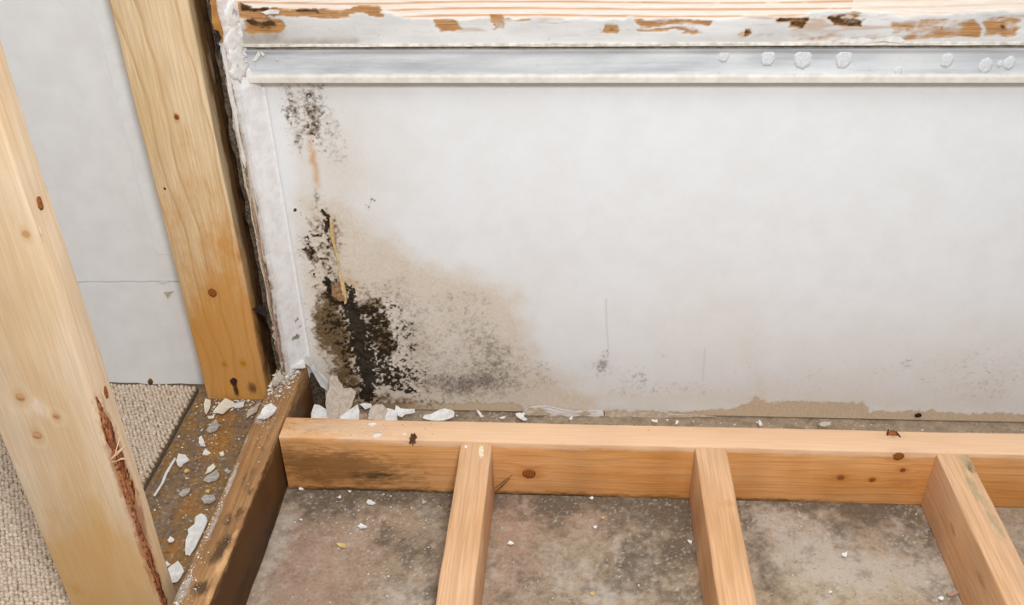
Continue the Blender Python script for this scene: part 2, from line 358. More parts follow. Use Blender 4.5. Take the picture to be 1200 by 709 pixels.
# torn bare paper along the foot
zt = np.interp(uu, [wpt(px, py)[0] for px, py in ((340, 470), (430, 470), (500, 474), (560, 472), (600, 473), (612, 476), (616, 484), (640, 487), (705, 487), (708, 481), (760, 482), (800, 483), (858, 479), (880, 472), (884, 464), (900, 472), (930, 470), (960, 472), (1012, 473), (1020, 483), (1070, 481), (1120, 484), (1200, 486), (1400, 488))],
               [wpt(px, py)[1] for px, py in ((340, 470), (430, 470), (500, 474), (560, 472), (600, 473), (612, 476), (616, 484), (640, 487), (705, 487), (708, 481), (760, 482), (800, 483), (858, 479), (880, 472), (884, 464), (900, 472), (930, 470), (960, 472), (1012, 473), (1020, 483), (1070, 481), (1120, 484), (1200, 486), (1400, 488))])
bare = sst(-.0016, .0016, zt-vv+0.007*(nB-.5)+0.009*(nC-.5)+.004*(nD-.5))
mould_left = sst(-.19, -.26, uu)
relief = -0.0005*bare + 0.0040*(nC-.5)*np.clip(core, 0, 1) + .003*(nB-.5)*np.clip(core, 0, 1) - 0.0035*sst(.6, 1.3, core) + 0.0010*(nA-.5)*np.clip(tan, 0, 1)*.6
left_plaster = sst(wpt(345, 300)[0], wpt(325, 300)[0], uu)*0.0016*(nA)
relief = relief + left_plaster
me = grid('wall', U, V, lambda a, b: (a, YW-relief, b), dict(tan=tan, brown=brown, rust=rust, black=black, spd=spd, bare=bare, line=lines, streak=nS, moist=bare*mould_left), (0, 0.0125, 0))
t = NT('mouldy_painted_plaster', 0.72, 0.25); P = t.obj()
f1 = t.noise(P, 300, 6, .75); f2 = t.noise(P, 520, 4, .7); cl = t.noise(P, 30, 4, .55)
c = t.mix(t.ramp(cl, .3, .7), lin(233, 234, 235), lin(229, 229, 229))
c = t.mix(t.math('MULTIPLY', t.attr('tan'), .95), c, t.mix(t.ramp(f1, .3, .7), lin(206, 191, 172), lin(224, 213, 198)))
c = t.mix(t.math('MULTIPLY', t.attr('rust'), .8, clamp=True), c, lin(204, 154, 96))
sp = t.ramp(t.math('ADD', t.attr('spd'), t.math('MULTIPLY', t.math('SUBTRACT', f1, .5), 2.2)), 0.22, 1.0, 0, .6)
c = t.mix(sp, c, lin(104, 92, 80))
sp2 = t.ramp(t.math('ADD', t.math('MULTIPLY', t.attr('spd'), .8), t.math('MULTIPLY', t.math('SUBTRACT', f2, .5), 2.6)), .58, 1.0, 0, .7)
c = t.mix(sp2, c, lin(58, 50, 44))
c = t.mix(t.math('MULTIPLY', t.attr('line'), .55), c, lin(140, 130, 120))
barec = t.mix(t.ramp(f1, .3, .7), lin(212, 192, 166), lin(194, 174, 146)); barec = t.mix(t.math('MULTIPLY', t.attr('moist'), .7), barec, lin(122, 98, 62))
c = t.mix(t.attr('bare'), c, barec)
br = t.ramp(t.math('ADD', t.attr('brown'), t.math('MULTIPLY', t.math('SUBTRACT', f1, .5), .9)), .12, .85, 0, .93)
c = t.mix(br, c, t.mix(t.ramp(f2, .35, .65), lin(122, 90, 44), lin(60, 45, 18)))
bk = t.ramp(t.math('ADD', t.attr('black'), t.math('MULTIPLY', t.math('SUBTRACT', f1, .5), 1.2)), .16, .85, 0, .96)
c = t.mix(bk, c, t.mix(t.ramp(f2, .5, .75), lin(33, 25, 14), lin(72, 56, 26)))
t.bump(t.math('ADD', t.math('MULTIPLY', f1, .6), t.math('MULTIPLY', t.attr('black'), f2)), .3, .0010)
WALL_M = t.color(c)
wall = link('wall_back', me, WALL_M); tag(wall, 'white plaster wall with black mould spreading from its lower left corner', 'wall', kind='structure')

def sheet(name, outline, mat, parent=None, th=0.0009, curl=0.002, seed=0, label=None, cat=None, group=None, nrm=(0, 0, 1)):
    """thin broken flake: outline (world points), inner ring, centre; curled and extruded"""
    rnd = random.Random(seed); n = len(outline); N = Vector(nrm).normalized()
    pts = []
    for i in range(n):                                    # roughen the outline
        a, b = Vector(outline[i]), Vector(outline[(i+1) % n]); pts.append(a)
        pts.append(a.lerp(b, rnd.uniform(.4, .6))+(b-a).cross(N)*rnd.uniform(-.10, .10))
    n = len(pts); c = sum(pts, Vector())/n; rad = max((p-c).length for p in pts)
    ax = Vector((rnd.uniform(-1, 1), rnd.uniform(-1, 1), rnd.uniform(-1, 1))).cross(N).normalized()
    def lift(p):
        q = (p-c).dot(ax)/rad; return N*(curl*(0.15+q*q+0.25*rnd.uniform(0, 1)))
    top = [p+lift(p) for p in pts]+[c.lerp(p, .55)+lift(c.lerp(p, .55)) for p in pts]+[c+lift(c)]
    m = len(top); v = [p+N*th for p in top]+top; f = []
    for off, fl_ in ((0, False), (m, True)):
        for k in range(n):
            k2 = (k+1) % n
            for q in ((k, k2, n+k2, n+k), (n+k, n+k2, 2*n)):
                q = tuple(off+i for i in q); f.append(q[::-1] if fl_ else q)
    for k in range(n): f.append((k, m+k, m+(k+1) % n, (k+1) % n))
    me = pymesh(name, v, f)
    bm = bmesh.new(); bm.from_mesh(me); bmesh.ops.recalc_face_normals(bm, faces=bm.faces); bm.to_mesh(me); bm.free()
    o = link(name, me, mat, parent, c)
    return tag(o, label, cat, group)

def plain(name, a, b, scale=60, rough=.75, spec=.2, spots=None):
    t = NT(name, rough, spec); P = t.obj(); nz = t.noise(P, scale, 4, .6)
    c = t.mix(t.ramp(nz, .32, .68), lin(*a), lin(*b))
    if spots: c = t.mix(t.ramp(t.noise(P, scale*6, 3, .6), spots[1], spots[1]+.1), c, lin(*spots[0]))
    t.bump(nz, .2, .0008)
    return t.color(c)
M_PLAST = plain('plaster_white', (232, 229, 226), (214, 207, 200), 90)
M_FLAKE = plain('flake_white', (235, 233, 230), (214, 210, 204), 140)
M_CREAM = plain('flake_cream', (236, 228, 208), (222, 210, 186), 140)
M_GREY = plain('flake_grey', (190, 184, 176), (160, 150, 140), 160)
M_DIRTY = plain('flake_dirty', (206, 192, 176), (184, 168, 150), 200, spots=((120, 105, 90), .64))
M_YEL = plain('chip_yellow', (226, 196, 130), (206, 168, 96), 200)
M_PAPER = plain('torn_paper', (214, 202, 184), (188, 170, 146), 160)
M_PINK = plain('torn_paper_pinkish', (186, 156, 136), (150, 118, 96), 200)
M_DARKP = plain('grimy_paper', (104, 90, 74), (56, 46, 34), 160, spots=((196, 186, 172), .62))
M_BLACK = plain('blackened_metal', (34, 30, 28), (18, 16, 15), 200, .5, .4)

# torn lips of paper at the foot of the wall
def wallpoly(pts, y): return [at(a, b, 1, y) for a, b in pts]
tag(sheet('torn_paper_lip', wallpoly([(612, 483), (620, 477), (640, 475), (660, 479), (684, 481), (706, 481), (708, 486), (690, 487), (668, 488), (650, 486), (645, 489), (620, 488)], YW-.003), M_PLAST, wall, .0012, .003, 4, nrm=(0, -1, 0)), 'curled white paper lip at the wall foot')
sheet('torn_paper_lip', wallpoly([(612, 484), (620, 477), (634, 476), (646, 484), (636, 486), (618, 486)], YW-.0085), M_PAPER, wall, .001, .002, 5, nrm=(0, -1, 0))
sheet('torn_paper_lip', wallpoly([(676, 483), (686, 480), (692, 484), (684, 486)], YW-.0085), M_PAPER, wall, .001, .001, 6, nrm=(0, -1, 0))
sheet('torn_paper_lip', wallpoly([(708, 480), (740, 481), (790, 485), (840, 488), (790, 489), (740, 488), (709, 487)], YW-.003), M_PAPER, wall, .001, .0015, 7, nrm=(0, -1, 0))
# peeling paint beside the black growth
sheet('paint_sliver', wallpoly([(387, 254), (388.5, 254), (393.5, 290), (399, 322), (407, 353), (404.5, 355), (397.5, 324), (392, 292)], YW-.003), plain('paint_sliver', (222, 196, 150), (200, 165, 110), 120), wall, .0012, .002, 8, nrm=(0, -1, 0))
sheet('peeled_paint', wallpoly([(389, 334), (396, 331), (402, 338), (405, 350), (398, 351), (390, 346)], YW-.003), plain('peeled_paint', (176, 140, 108), (120, 86, 54), 220), wall, .0012, .003, 9, nrm=(0, -1, 0))
tag(disc('dark_plug', at(1076, 486.5, 1, YW-.001), (0, -1, .1), .0045, .0028, (1, 0, .15), plain('dark_plug', (58, 38, 20), (30, 18, 10), 300), wall, .0025, 3, .15), 'small dark brown lump low on the wall')

# ================================================================== steel rail and peeled board above the mouldy wall
def zat(py, y, px=700): return at(px, py, 1, y).z
YB, YR, YL = 1.036, 1.0375, 1.033
zb0 = zat(53, YB); zr0, zr1 = zat(87.5, YR), zat(57.5, YR); zl0, zl1 = zat(97, YL), zat(87.8, YL)
XE = -0.3735
rail = bpy.data.objects.new('trim_1', None); COL.objects.link(rail); rail.location = (0, YW, zl0)
tag(rail, 'pale grey metal rail with an off-white lip running along the wall', 'rail', kind='structure')
U = np.arange(XE-.003, 0.95, .004); V = np.linspace(zr0, zr1, 22)
uu, vv = np.meshgrid(U, V)
me = grid('rail_face', U, V, lambda a, b: (a, YR-.0008*(fbm(a, b, 30, 3, 4)-.5)-.0022*sst(zr1-.006, zr1, b), b), dict(
    pale=painted(uu, vv, [((at(px, 70, 1, YR).x), zat(py, YR), rx*.001, ry*.0012, s) for px, py, rx, ry, s in ((640, 72, 60, 12, .5), (1060, 70, 40, 14, .7), (900, 80, 60, 6, .4), (780, 62, 30, 6, .4), (860, 68, 18, 14, .5), (450, 68, 30, 8, .3), (560, 80, 50, 6, .3), (1130, 66, 30, 10, .3))])), (0, .015, 0))
t = NT('galvanised_paint', .5, .4); P = t.obj(); st = t.noise(t.vm('MULTIPLY', P, (6, 40, 60)), 1, 4, .6); fn = t.noise(P, 140, 4, .65)
c = t.mix(t.ramp(st, .3, .7), lin(172, 175, 179), lin(216, 218, 220)); c = t.mix(t.math('MULTIPLY', t.attr('pale'), .9, clamp=True), c, lin(226, 227, 226))
c = t.mix(t.ramp(fn, .60, .78, 0, .5), c, lin(146, 144, 142)); c = t.mix(t.ramp(fn, .22, .36, .6, 0), c, lin(228, 226, 222))
t.bump(fn, .12, .0006)
link('rail_face', me, t.color(c), rail, (0, YR, zr0))
V = np.linspace(zl0, zl1, 9); U = np.arange(XE-.004, 0.95, .004)
me = grid('lip', U, V, lambda a, b: (a, YL-.0006*(fbm(a, b, 60, 3, 8)-.5)+.0015*sst(zl1-.003, zl1, b), b+.0012*(fbm(a, b*0+1, 90, 3, 6)-.5)*sst(zl1-.004, zl1, b)), None, (0, .0195, 0))
link('lip', me, plain('lip_paint', (226, 220, 210), (212, 205, 194), 70, .6, .3, ((180, 165, 145), .68)), rail, (0, YL, zl0))
zg0, zg1 = zr1-.0005, zb0+.001                                   # dark groove between board and rail
me = timber('groove', XE, .95, YB+.0028, YW+.004, zg0, zg1+.001, 'X', .0005, .05, .0001); link('groove', me, plain('groove_tone', (150, 138, 124), (112, 102, 90), 120), rail, (0, YW, zg0))
SPOT = plain('filler_spot', (220, 222, 222), (200, 202, 202), 300, .7)
for i, (px, py, r) in enumerate(((900, 68, 8), (941, 69, 10), (989, 70, 9.5), (1110, 71, 7), (1155, 77, 7.5), (1183, 74, 6.5), (848, 66, 6), (1172, 75, 3), (1053, 83, 4))):
    disc('filler_spot', at(px, py, 1, YR-.0006), (0, -1, 0), r*.00098, r*.00115, (1, 0, 0), SPOT, rail, .00025, 50+i, .10)
for i, (pts) in enumerate(([(296, 71), (303, 59), (306, 63), (300, 71)], [(305, 60), (311, 63), (308, 66)], [(323, 68), (327, 69), (325, 71)])):
    sheet('paint_scab', wallpoly(pts, YR-.0018), M_FLAKE, rail, .0008, .001, 60+i, nrm=(0, -1, 0))

# ---- board with peeled paint
zb1 = zat(-45, YB)
U = np.concatenate([np.arange(XE-.008, 0.62, .0015), np.arange(.62, .95, .01)]); V = np.arange(zb0, zb1, .0013)
uu, vv = np.meshgrid(U, V)
def bp(px, py): p = at(px, py, 1, YB); return (p.x, p.z)
def box(px0, py0, px1, py1, soft=2.0):
    a, b = bp(px0, py1), bp(px1, py0); s = soft*.0011
    return sst(-s, s, uu-a[0])*sst(-s, s, b[0]-uu)*sst(-s, s, vv-a[1])*sst(-s, s, b[1]-vv)
k1 = fbm(uu*.25, vv, 120, 4, 41, .6); k2 = fbm(uu, vv, 120, 4, 42, .6); k3 = fbm(uu*.12, vv, 160, 3, 43)
B0, B1 = uu, vv
uu = uu+.030*(fbm(B0*.5, B1, 60, 4, 51, .65)-.5); vv = vv+.014*(fbm(B0*.35, B1, 75, 4, 52, .65)-.5)
zline = np.interp(uu, [bp(p, 20)[0] for p in (270, 400, 520, 640, 760, 900, 1050, 1200)], [bp(700, q)[1] for q in (9, 9, 20, 22, 21, 19, 18, 18)])
raw = sst(-.0018, .0018, vv-zline+.006*(k1-.5))
bro = np.maximum.reduce([box(300, 9, 447, 20)*1.0, box(275, 8, 312, 24)*.9, box(286, 22, 325, 36, 3)*.9, box(513, 21, 541, 36, 3)*.9, box(573, 18, 592, 36, 3)*.85, box(709, 27, 724, 41, 3)*.95, box(752, 22, 840, 31)*.85, box(747, 33, 824, 39)*.7,
    box(907, 20, 945, 27)*1.0, box(922, 26, 942, 34)*.95, box(970, 20, 1018, 28)*1.0, box(873, 36, 886, 43)*.9, box(1036, 22, 1152, 47, 4)*.66, box(1168, 22, 1186, 36, 3)*.9, box(1150, 20, 1200, 46, 4)*.6, box(950, 36, 1040, 46, 3)*.5, box(860, 38, 960, 48, 3)*.45, box(590, 22, 620, 28)*.6, box(1102, 30, 1110, 38)*.9])
bro = sst(.30, .66, bro*(.25+1.3*k1)*(.6+.8*k2))
drk = np.maximum.reduce([box(283, 7, 318, 15, 1.5), box(290, 22, 318, 31, 3)*.8, box(345, 10, 372, 14, 1.5)*.8, box(907, 20, 945, 26, 1.5)*.85, box(922, 25, 942, 33, 1.5)*.85, box(970, 20, 1018, 28, 1.5)*.8, box(874, 37, 885, 42, 1.5)*.8, box(714, 31, 721, 37)*.6, box(1172, 25, 1183, 33)*.6, box(300, 10, 330, 18)*.5])
drk = sst(.35, .75, drk*(.4+1.1*k2)); uu, vv = B0, B1
strk = sst(.60, .72, k3)*sst(bp(700, 46)[1], bp(700, 30)[1], vv)*(1-raw)*sst(bp(480, 0)[0], bp(560, 0)[0], uu)*.55
ringz = (vv-bp(700, 0)[1])/0.0072 + .35*np.sin((uu+.1)*7)*sst(.0, .01, vv-zline+.012) + .5*np.exp(-((uu+.28)/.12)**2) + .55*(fbm(uu*.2, vv, 26, 2, 90)-.5)
fr = ringz-np.floor(ringz); ring = sst(.55, .84, fr)*(1-sst(.88, .98, fr))*np.where(uu > bp(1000, 0)[0], .35, 1.0)*sst(.3, .5, k1+.15)
grime = np.maximum(box(272, 30, 330, 56, 8)*.8, box(272, 44, 420, 56, 4)*.6)*(.4+.9*k2)
rel = .0009*(1-raw)*(1-bro)+.0005*(k2-.5)
me = grid('board', U, V, lambda a, b: (a, YB-rel, b), dict(raw=raw, bro=bro, drk=drk, strk=strk, ring=ring*raw, grime=grime), (0, .0165, 0))
t = NT('peeled_board', .7, .25); P = t.obj(); fn = t.noise(P, 200, 4, .65); lg = t.noise(t.vm('MULTIPLY', P, (8, 30, 40)), 1, 3); fb = t.noise(t.vm('MULTIPLY', P, (30, 300, 700)), 1, 3, .6)
c = t.mix(t.ramp(lg, .3, .7), lin(224, 221, 218), lin(200, 197, 194)); c = t.mix(t.ramp(fn, .6, .75, 0, .45), c, lin(168, 158, 146))
rw = t.mix(t.ramp(fb, .3, .7), lin(246, 238, 228), lin(240, 222, 202)); rw = t.mix(t.math('MULTIPLY', t.attr('ring'), .85), rw, lin(206, 130, 58))
c = t.mix(t.attr('raw'), c, rw)
c = t.mix(t.math('MULTIPLY', t.attr('strk'), .9), c, lin(168, 118, 62))
c = t.mix(t.math('MULTIPLY', t.attr('grime'), .8, clamp=True), c, lin(128, 112, 92))
c = t.mix(t.math('MULTIPLY', t.attr('bro'), .92), c, t.mix(t.ramp(fb, .35, .65), lin(150, 96, 40), lin(192, 140, 74)))
c = t.mix(t.math('MULTIPLY', t.attr('drk'), .95), c, t.mix(t.ramp(fn, .4, .7), lin(44, 28, 16), lin(80, 56, 24)))
t.bump(t.math('ADD', fn, fb), .25, .0007)
board = link('trim_2', me, t.color(c), None, (0, YB, zb0)); tag(board, 'wooden board with peeled paint and orange growth rings above the grey rail', 'board', kind='structure')
LIPW = plain('board_edge_paint', (226, 220, 210), (196, 186, 172), 120, .7, .2, ((150, 135, 118), .66))
me = timber('lower_edge', XE-.002, .95, YB-.0022, YB+.01, zb0-.0006, zat(50, YB), 'X', .0009, .004, .0006, 12); link('lower_edge', me, LIPW, board, (0, YB, zb0))
sheet('paint_patch', wallpoly([(984, 49), (992, 45), (1010, 44), (1030, 45), (1052, 42), (1060, 47), (1055, 50), (1010, 51)], YB-.0015), M_FLAKE, board, .0009, .001, 71, nrm=(0, -1, 0))
sheet('paint_patch', wallpoly([(306, 14), (316, 11), (328, 12), (327, 16), (312, 17)], YB-.0015), M_FLAKE, board, .0009, .001, 72, nrm=(0, -1, 0))

# ================================================================== torn return of plasterboard in the corner
CX = [(-0.3625, 1.0535), (-0.3655, 1.046), (-0.3700, 1.038), (-0.3780, 1.023), (-0.3830, 1.0130), (-0.3850, 1.0125), (-0.3890, 1.0130), (-0.3915, 1.0145), (-0.3925, 1.022), (-0.3925, 1.0535)]
Zs = np.arange(.086, 1.25, .0022); zz, kk = np.meshgrid(Zs, np.arange(len(CX)), indexing='ij')
X0 = np.array([p[0] for p in CX])[kk]; Y0 = np.array([p[1] for p in CX])[kk]
edge = np.array([0, .15, .3, .6, 1, 1.3, 1.6, 1.6, 1, 0])[kk]
e1 = fbm(zz, kk*.7, 60, 4, 33, .6)-.5; e2 = fbm(zz, kk*2.1, 160, 3, 34)-.5; e3 = fbm(zz, kk*0.0, 25, 3, 35)-.5
Xs = X0+edge*(.0030*e1+.0022*e2+.003*e3); Ys = Y0+edge*(.004*e1+.003*e2); lump = (fbm(zz, kk*.9, 130, 4, 37, .6)-.5)*.006*np.array([0, .7, 1, 1, .8, .5, .3, 0, 0, 0])[kk]*sst(.465, .50, zz); Xs = Xs+lump*.89; Ys = Ys-lump*.46; Ys[:, 0] = Y0[:, 0]; Ys[:, -1] = Y0[:, -1]
v = np.stack([Xs, Ys, zz], -1).reshape(-1, 3); m = len(CX); nz_ = len(Zs)
zb_ = .004*fbm(np.arange(m)*1.0, np.zeros(m), .7, 2, 3); v[:m, 2] += zb_
f = [(i*m+k, (i+1)*m+k, (i+1)*m+(k+1) % m, i*m+(k+1) % m) for i in range(nz_-1) for k in range(m)]
f += [tuple(range(m)), tuple((nz_-1)*m+k for k in range(m))[::-1]]
me = pymesh('corner', v, f, True); me.set_sharp_from_angle(angle=math.radians(50))
for nm, a in (('cut', np.clip((kk-3.6)/.8, 0, 1)), ('up', sst(.47, .53, zz))):
    at_ = me.attributes.new(nm, 'FLOAT', 'POINT'); at_.data.foreach_set('value', a.astype(np.float32).ravel())
t = NT('torn_plaster', .8, .2); P = t.obj((-.37, 1.03, .09)); fn = t.noise(P, 240, 6, .72); sv = t.noise(t.vm('MULTIPLY', P, (500, 500, 22)), 1, 4, .6); bl = t.noise(P, 70, 4, .6)
c = t.mix(t.ramp(bl, .35, .7), lin(240, 239, 239), lin(228, 223, 220))
def cr(px, py, r, s): p = at(px, py, 1, 1.035); return (p, (r*.0013, .03, r*.0013), s)
mm = t.blobs(P, [cr(346, 378, 5, 1.0), cr(349, 388, 5, 1.1), cr(347, 396, 7, 1.2), cr(353, 404, 4, .8), cr(330, 400, 10, .7), cr(325, 420, 12, .8), cr(345, 420, 10, .5), cr(320, 405, 8, .7)])
c = t.mix(t.ramp(t.math('ADD', mm, t.math('MULTIPLY', t.math('SUBTRACT', fn, .5), 3.4)), .55, 1.0, 0, .85), c, lin(104, 82, 42))
c = t.mix(t.ramp(t.math('ADD', t.math('MULTIPLY', t.attr('up'), .42), t.math('MULTIPLY', t.math('SUBTRACT', fn, .5), 1.5)), .3, .8, 0, .6), c, lin(176, 152, 136))
cc = t.mix(t.ramp(sv, .36, .62), lin(104, 84, 64), lin(206, 190, 176)); cc = t.mix(t.ramp(fn, .52, .7, 0, .7), cc, lin(74, 60, 48))
cc = t.mix(t.math('MULTIPLY', t.attr('up'), .7), cc, lin(212, 198, 186))
c = t.mix(t.attr('cut'), c, cc); t.bump(t.math('ADD', fn, sv), .4, .0012)
side = link('wall_side', me, t.color(c), None, (-.37, 1.03, .09)); tag(side, 'torn narrow return of white plaster in the corner beside the post', 'wall', kind='structure')
# ridge of filler along the inside corner
rz = np.arange(.095, .487, .01); v = []; f = []
for i, z in enumerate(rz):
    dx = .0004*(float(vnoise(np.array(z*40), np.array(3.), 8))-.5)
    for k in range(5):
        an = math.pi*k/4; v.append((-.3625+dx-.0022*math.cos(an), 1.0505-.0010*math.sin(an), z))
for i in range(len(rz)-1):
    for k in range(4): f.append((i*5+k, i*5+k+1, (i+1)*5+k+1, (i+1)*5+k))
link('filler_ridge', pymesh('filler_ridge', v, f, True), plain('filler_ridge', (238, 237, 236), (228, 226, 224), 100), side, (-.3625, 1.05, .095))
# strips of torn facing paper down the cut edge
def strip_z(name, x, y, z0, z1, wd, mat, seed, nr=(0, -1, 0), step=.012):
    v = []; f = []; n = int((z1-z0)/step)+1
    for i in range(n+1):
        z = z0+(z1-z0)*i/n; j = (float(vnoise(np.array(z*45), np.array(1.), seed))-.5); ww = wd*(.5+.9*float(vnoise(np.array(z*70), np.array(5.), seed+1)))
        if i in (0, n): ww *= .2
        cx, cy = x+j*.0016, y+j*.0015
        v += [(cx-ww/2, cy, z), (cx+ww/2, cy-.0006, z), (cx+ww/2, cy+.001, z), (cx-ww/2, cy+.0014, z)]
    for i in range(n):
        for k in range(4): f.append((i*4+k, i*4+(k+1) % 4, (i+1)*4+(k+1) % 4, (i+1)*4+k))
    f += [(3, 2, 1, 0), tuple(n*4+k for k in range(4))]
    return link(name, pymesh(name, v, f), mat, side, (x, y, z0))
strip_z('torn_paper_strip', -.3868, 1.0095, .115, .36, .0026, M_PINK, 5)
strip_z('torn_paper_strip', -.3832, 1.0085, .27, .47, .0022, M_PAPER, 15)
strip_z('torn_paper_strip', -.3895, 1.0110, .18, .47, .0026, M_PAPER, 25)
strip_z('torn_paper_strip', -.3860, 1.0085, .40, .66, .0040, M_PLAST, 27)
strip_z('grimy_paper_strip', -.3950, 1.0185, .09, 1.2, .0085, M_DARKP, 35)
strip_z('wood_shim', at(253, 22, 1, 1.005).x, 1.005, zat(50, 1.005, 260), .70, .011, plain('shim_wood', (190, 140, 78), (160, 106, 52), 60), 45)
for i, pts in enumerate(([(252, 34), (257, 36), (260, 44), (257, 50), (253, 44)], [(254, 50), (259, 54), (256, 64), (254, 60)])):
    sheet('black_paper_scrap', wallpoly(pts, 1.0045), M_BLACK, side, .001, .002, 80+i, nrm=(0, -1, 0))
me = timber('gap_blocker', -.4210, -.3935, 1.0600, 1.0790, .04, 1.25, 'Z', .001, .05, .0005, 9); link('gap_blocker', me, plain('gap_blocker_dark', (84, 60, 36), (54, 38, 22), 60), side, (-.41, 1.066, .04))  # added dark strip hiding the bright background behind the gap
# plaster lumps by the rail's end
for i, (px, py, r) in enumerate(((278, 66, 7), (281, 80, 6), (274, 45, 6), (272, 22, 7), (276, 8, 6))):
    d_ = at(px, py, 2, 0)-CAM; nr_ = Vector((.887, -.461, 0)); c_ = CAM+d_*((Vector((-.3765, 1.0255, 0))-CAM).dot(nr_)/d_.dot(nr_))
    disc('plaster_lump', c_, nr_, r*.0022, r*.0019, (0, 0, 1), M_PLAST, side, .0009, 90+i, .5, 17)
# torn joint tape hanging behind the sleeper's end
tag(sheet('joint_tape', [at(a, b, 1, 1.046) for a, b in ((345, 414), (362, 416), (368, 425), (376, 437), (385, 447), (384, 458), (376, 452), (367, 436), (358, 424))], M_FLAKE, side, .001, .003, 33, nrm=(.2, -1, 0)), 'torn white joint tape hanging at the foot of the corner')
sheet('joint_tape', [at(a, b, 1, 1.049) for a, b in ((364, 436), (372, 440), (381, 458), (381, 476), (372, 480), (364, 470))], M_DARKP, side, .001, .001, 34, nrm=(.2, -1, 0))

# ================================================================== plasterboard of the next room (left)
YD = 1.086
zs = zat(330, YD, 150)
wlft = bpy.data.objects.new('wall_left', None); COL.objects.link(wlft); wlft.location = (-.6, YD, 0)
tag(wlft, 'light grey plasterboard wall beyond the post with a horizontal seam', 'wall', kind='structure')
t = NT('grey_plasterboard', .8, .2); P = t.obj(); nz = t.noise(P, 25, 4, .55); fn = t.noise(P, 160, 3)
c = t.mix(t.ramp(nz, .3, .7), lin(239, 238, 236), lin(232, 230, 228)); c = t.mix(t.ramp(fn, .70, .8, 0, .4), c, lin(180, 172, 162)); t.bump(nz, .1, .0006)
M_GB = t.color(c)
U = np.linspace(-2.4, -.430, 150)
sl = lambda a: zs+.02*(a+.60)*1.2+.0006*np.sin(a*130)
me = grid('plasterboard_panel', U, np.linspace(0, 1, 30), lambda a, b: (a, YD+0*a, sl(a)+.0009+b*(1.3-zs)), None, (0, .0125, 0)); link('plasterboard_panel', me, M_GB, wlft, (-.6, YD, zs))
me = grid('plasterboard_panel', U, np.linspace(0, 1, 40), lambda a, b: (a, YD-.0012+0*a, (.012+.006*fbm(a, a*0, 55, 3, 3))*(1-b)+b*(sl(a)-.0009)), None, (0, .0125, 0)); link('plasterboard_panel', me, M_GB, wlft, (-.6, YD, 0))
xa, xb = at(140, 130, 1, YD).x, at(163, 130, 1, YD).x
me = timber('joint_tape', xa, -.45, YD-.0011, YD+.003, zs+.045, 1.29, 'Z', .0008, .05, .0003, 4); link('joint_tape', me, plain('joint_tape', (244, 244, 243), (238, 238, 236), 50), wlft, (xa, YD, zs))
disc('brown_stain_spot', at(176.5, 448, 1, YD-.0016), (0, -1, 0), .0035, .006, (1, 0, 0), plain('spot_brown', (120, 92, 40), (80, 58, 24), 200), wlft, .001, 5, .3)
for i, pts in enumerate(([(183, 331), (192, 333), (198, 329), (190, 329)], [(192, 342), (204, 341), (197, 350)])):
    sheet('paper_scuff', wallpoly(pts, YD-.0016), M_FLAKE if i == 0 else M_DIRTY, wlft, .0006, .0006, 120+i, nrm=(0, -1, 0))

# ================================================================== timbers
# rim timber along the wall
og = (PX0, .907, 0)
def pf(px, py): return tuple(at(px, py, 1, .888))          # on the rim's front face
def pt(px, py): return tuple(at(px, py, 2, ZP))            # on its top face
kn = [(pf(620, 555), .0085), (pf(985, 559.5), .005), (pf(1022, 562), .0042), (pf(1053, 534.5), .007), (pt(1046, 510), .006), (pt(484, 513), .006), (pf(1058, 551), .004)]
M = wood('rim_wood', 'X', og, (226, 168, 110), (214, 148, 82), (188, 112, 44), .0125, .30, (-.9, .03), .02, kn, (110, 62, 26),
    dirt_and_tone=[([(pf(350, 545), (.16, .03, .06), .75), (pf(440, 560), (.12, .03, .04), .6), (pf(600, 578), (.30, .03, .012), .7), (pf(860, 585), (.3, .03, .010), .5), (pf(420, 540), (.16, .02, .03), .4)], (122, 84, 44), 90, .75),  # brown on the front face: real blotches plus shade put into the colour
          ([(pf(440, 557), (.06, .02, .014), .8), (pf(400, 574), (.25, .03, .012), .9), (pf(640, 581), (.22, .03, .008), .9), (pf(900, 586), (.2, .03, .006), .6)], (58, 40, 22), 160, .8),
          ([(pt(380, 500), (.11, .03, .01), .75), (pt(445, 507), (.04, .02, .01), .5)], (148, 116, 78), 200, .7),
          ([(pf(660, 525), (.05, .02, .012), .6), (pf(1060, 566), (.05, .02, .02), .5), (pf(590, 545), (.03, .02, .03), .3)], (176, 106, 40), 60, .6),
          ([(pt(800, 512), (.9, .05, .016), 1.3), (pt(1100, 520), (.6, .05, .016), 1.0), (pt(560, 503), (.3, .05, .016), .8)], (240, 212, 184), 40, .5)])  # paler top face: light from above painted into the colour
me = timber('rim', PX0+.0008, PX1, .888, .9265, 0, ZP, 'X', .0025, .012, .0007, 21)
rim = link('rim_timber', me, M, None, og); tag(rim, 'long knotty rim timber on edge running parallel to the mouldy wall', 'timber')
for i, (px, py, r) in enumerate(((620, 555, 8.5), (985, 559.5, 4.6), (1022, 562, 4))):
    c_ = Vector(pf(px, py)); disc('knot', (c_.x, .888, c_.z), (0, -1, 0), r*.0011, r*.00095, (1, 0, 0), KNOT, rim, .0004, 200+i, .08)
c_ = at(1053, 534.5, 1, .888); disc('knot', (c_.x, .888, c_.z), (0, -1, 0), .0075, .006, (1, 0, 0), KNOT, rim, .0005, 204, .15)
for px, py, a, b, s in ((484, 514, .0045, .0075, 205), (1046, 509, .007, .005, 206)):
    c_ = at(px, py, 2, ZP); k = disc('knot', (c_.x, c_.y, ZP), (0, -.3, 1), a, b, (1, 0, 0), KNOT_D if px < 600 else KNOT, rim, .0006, s, .3)
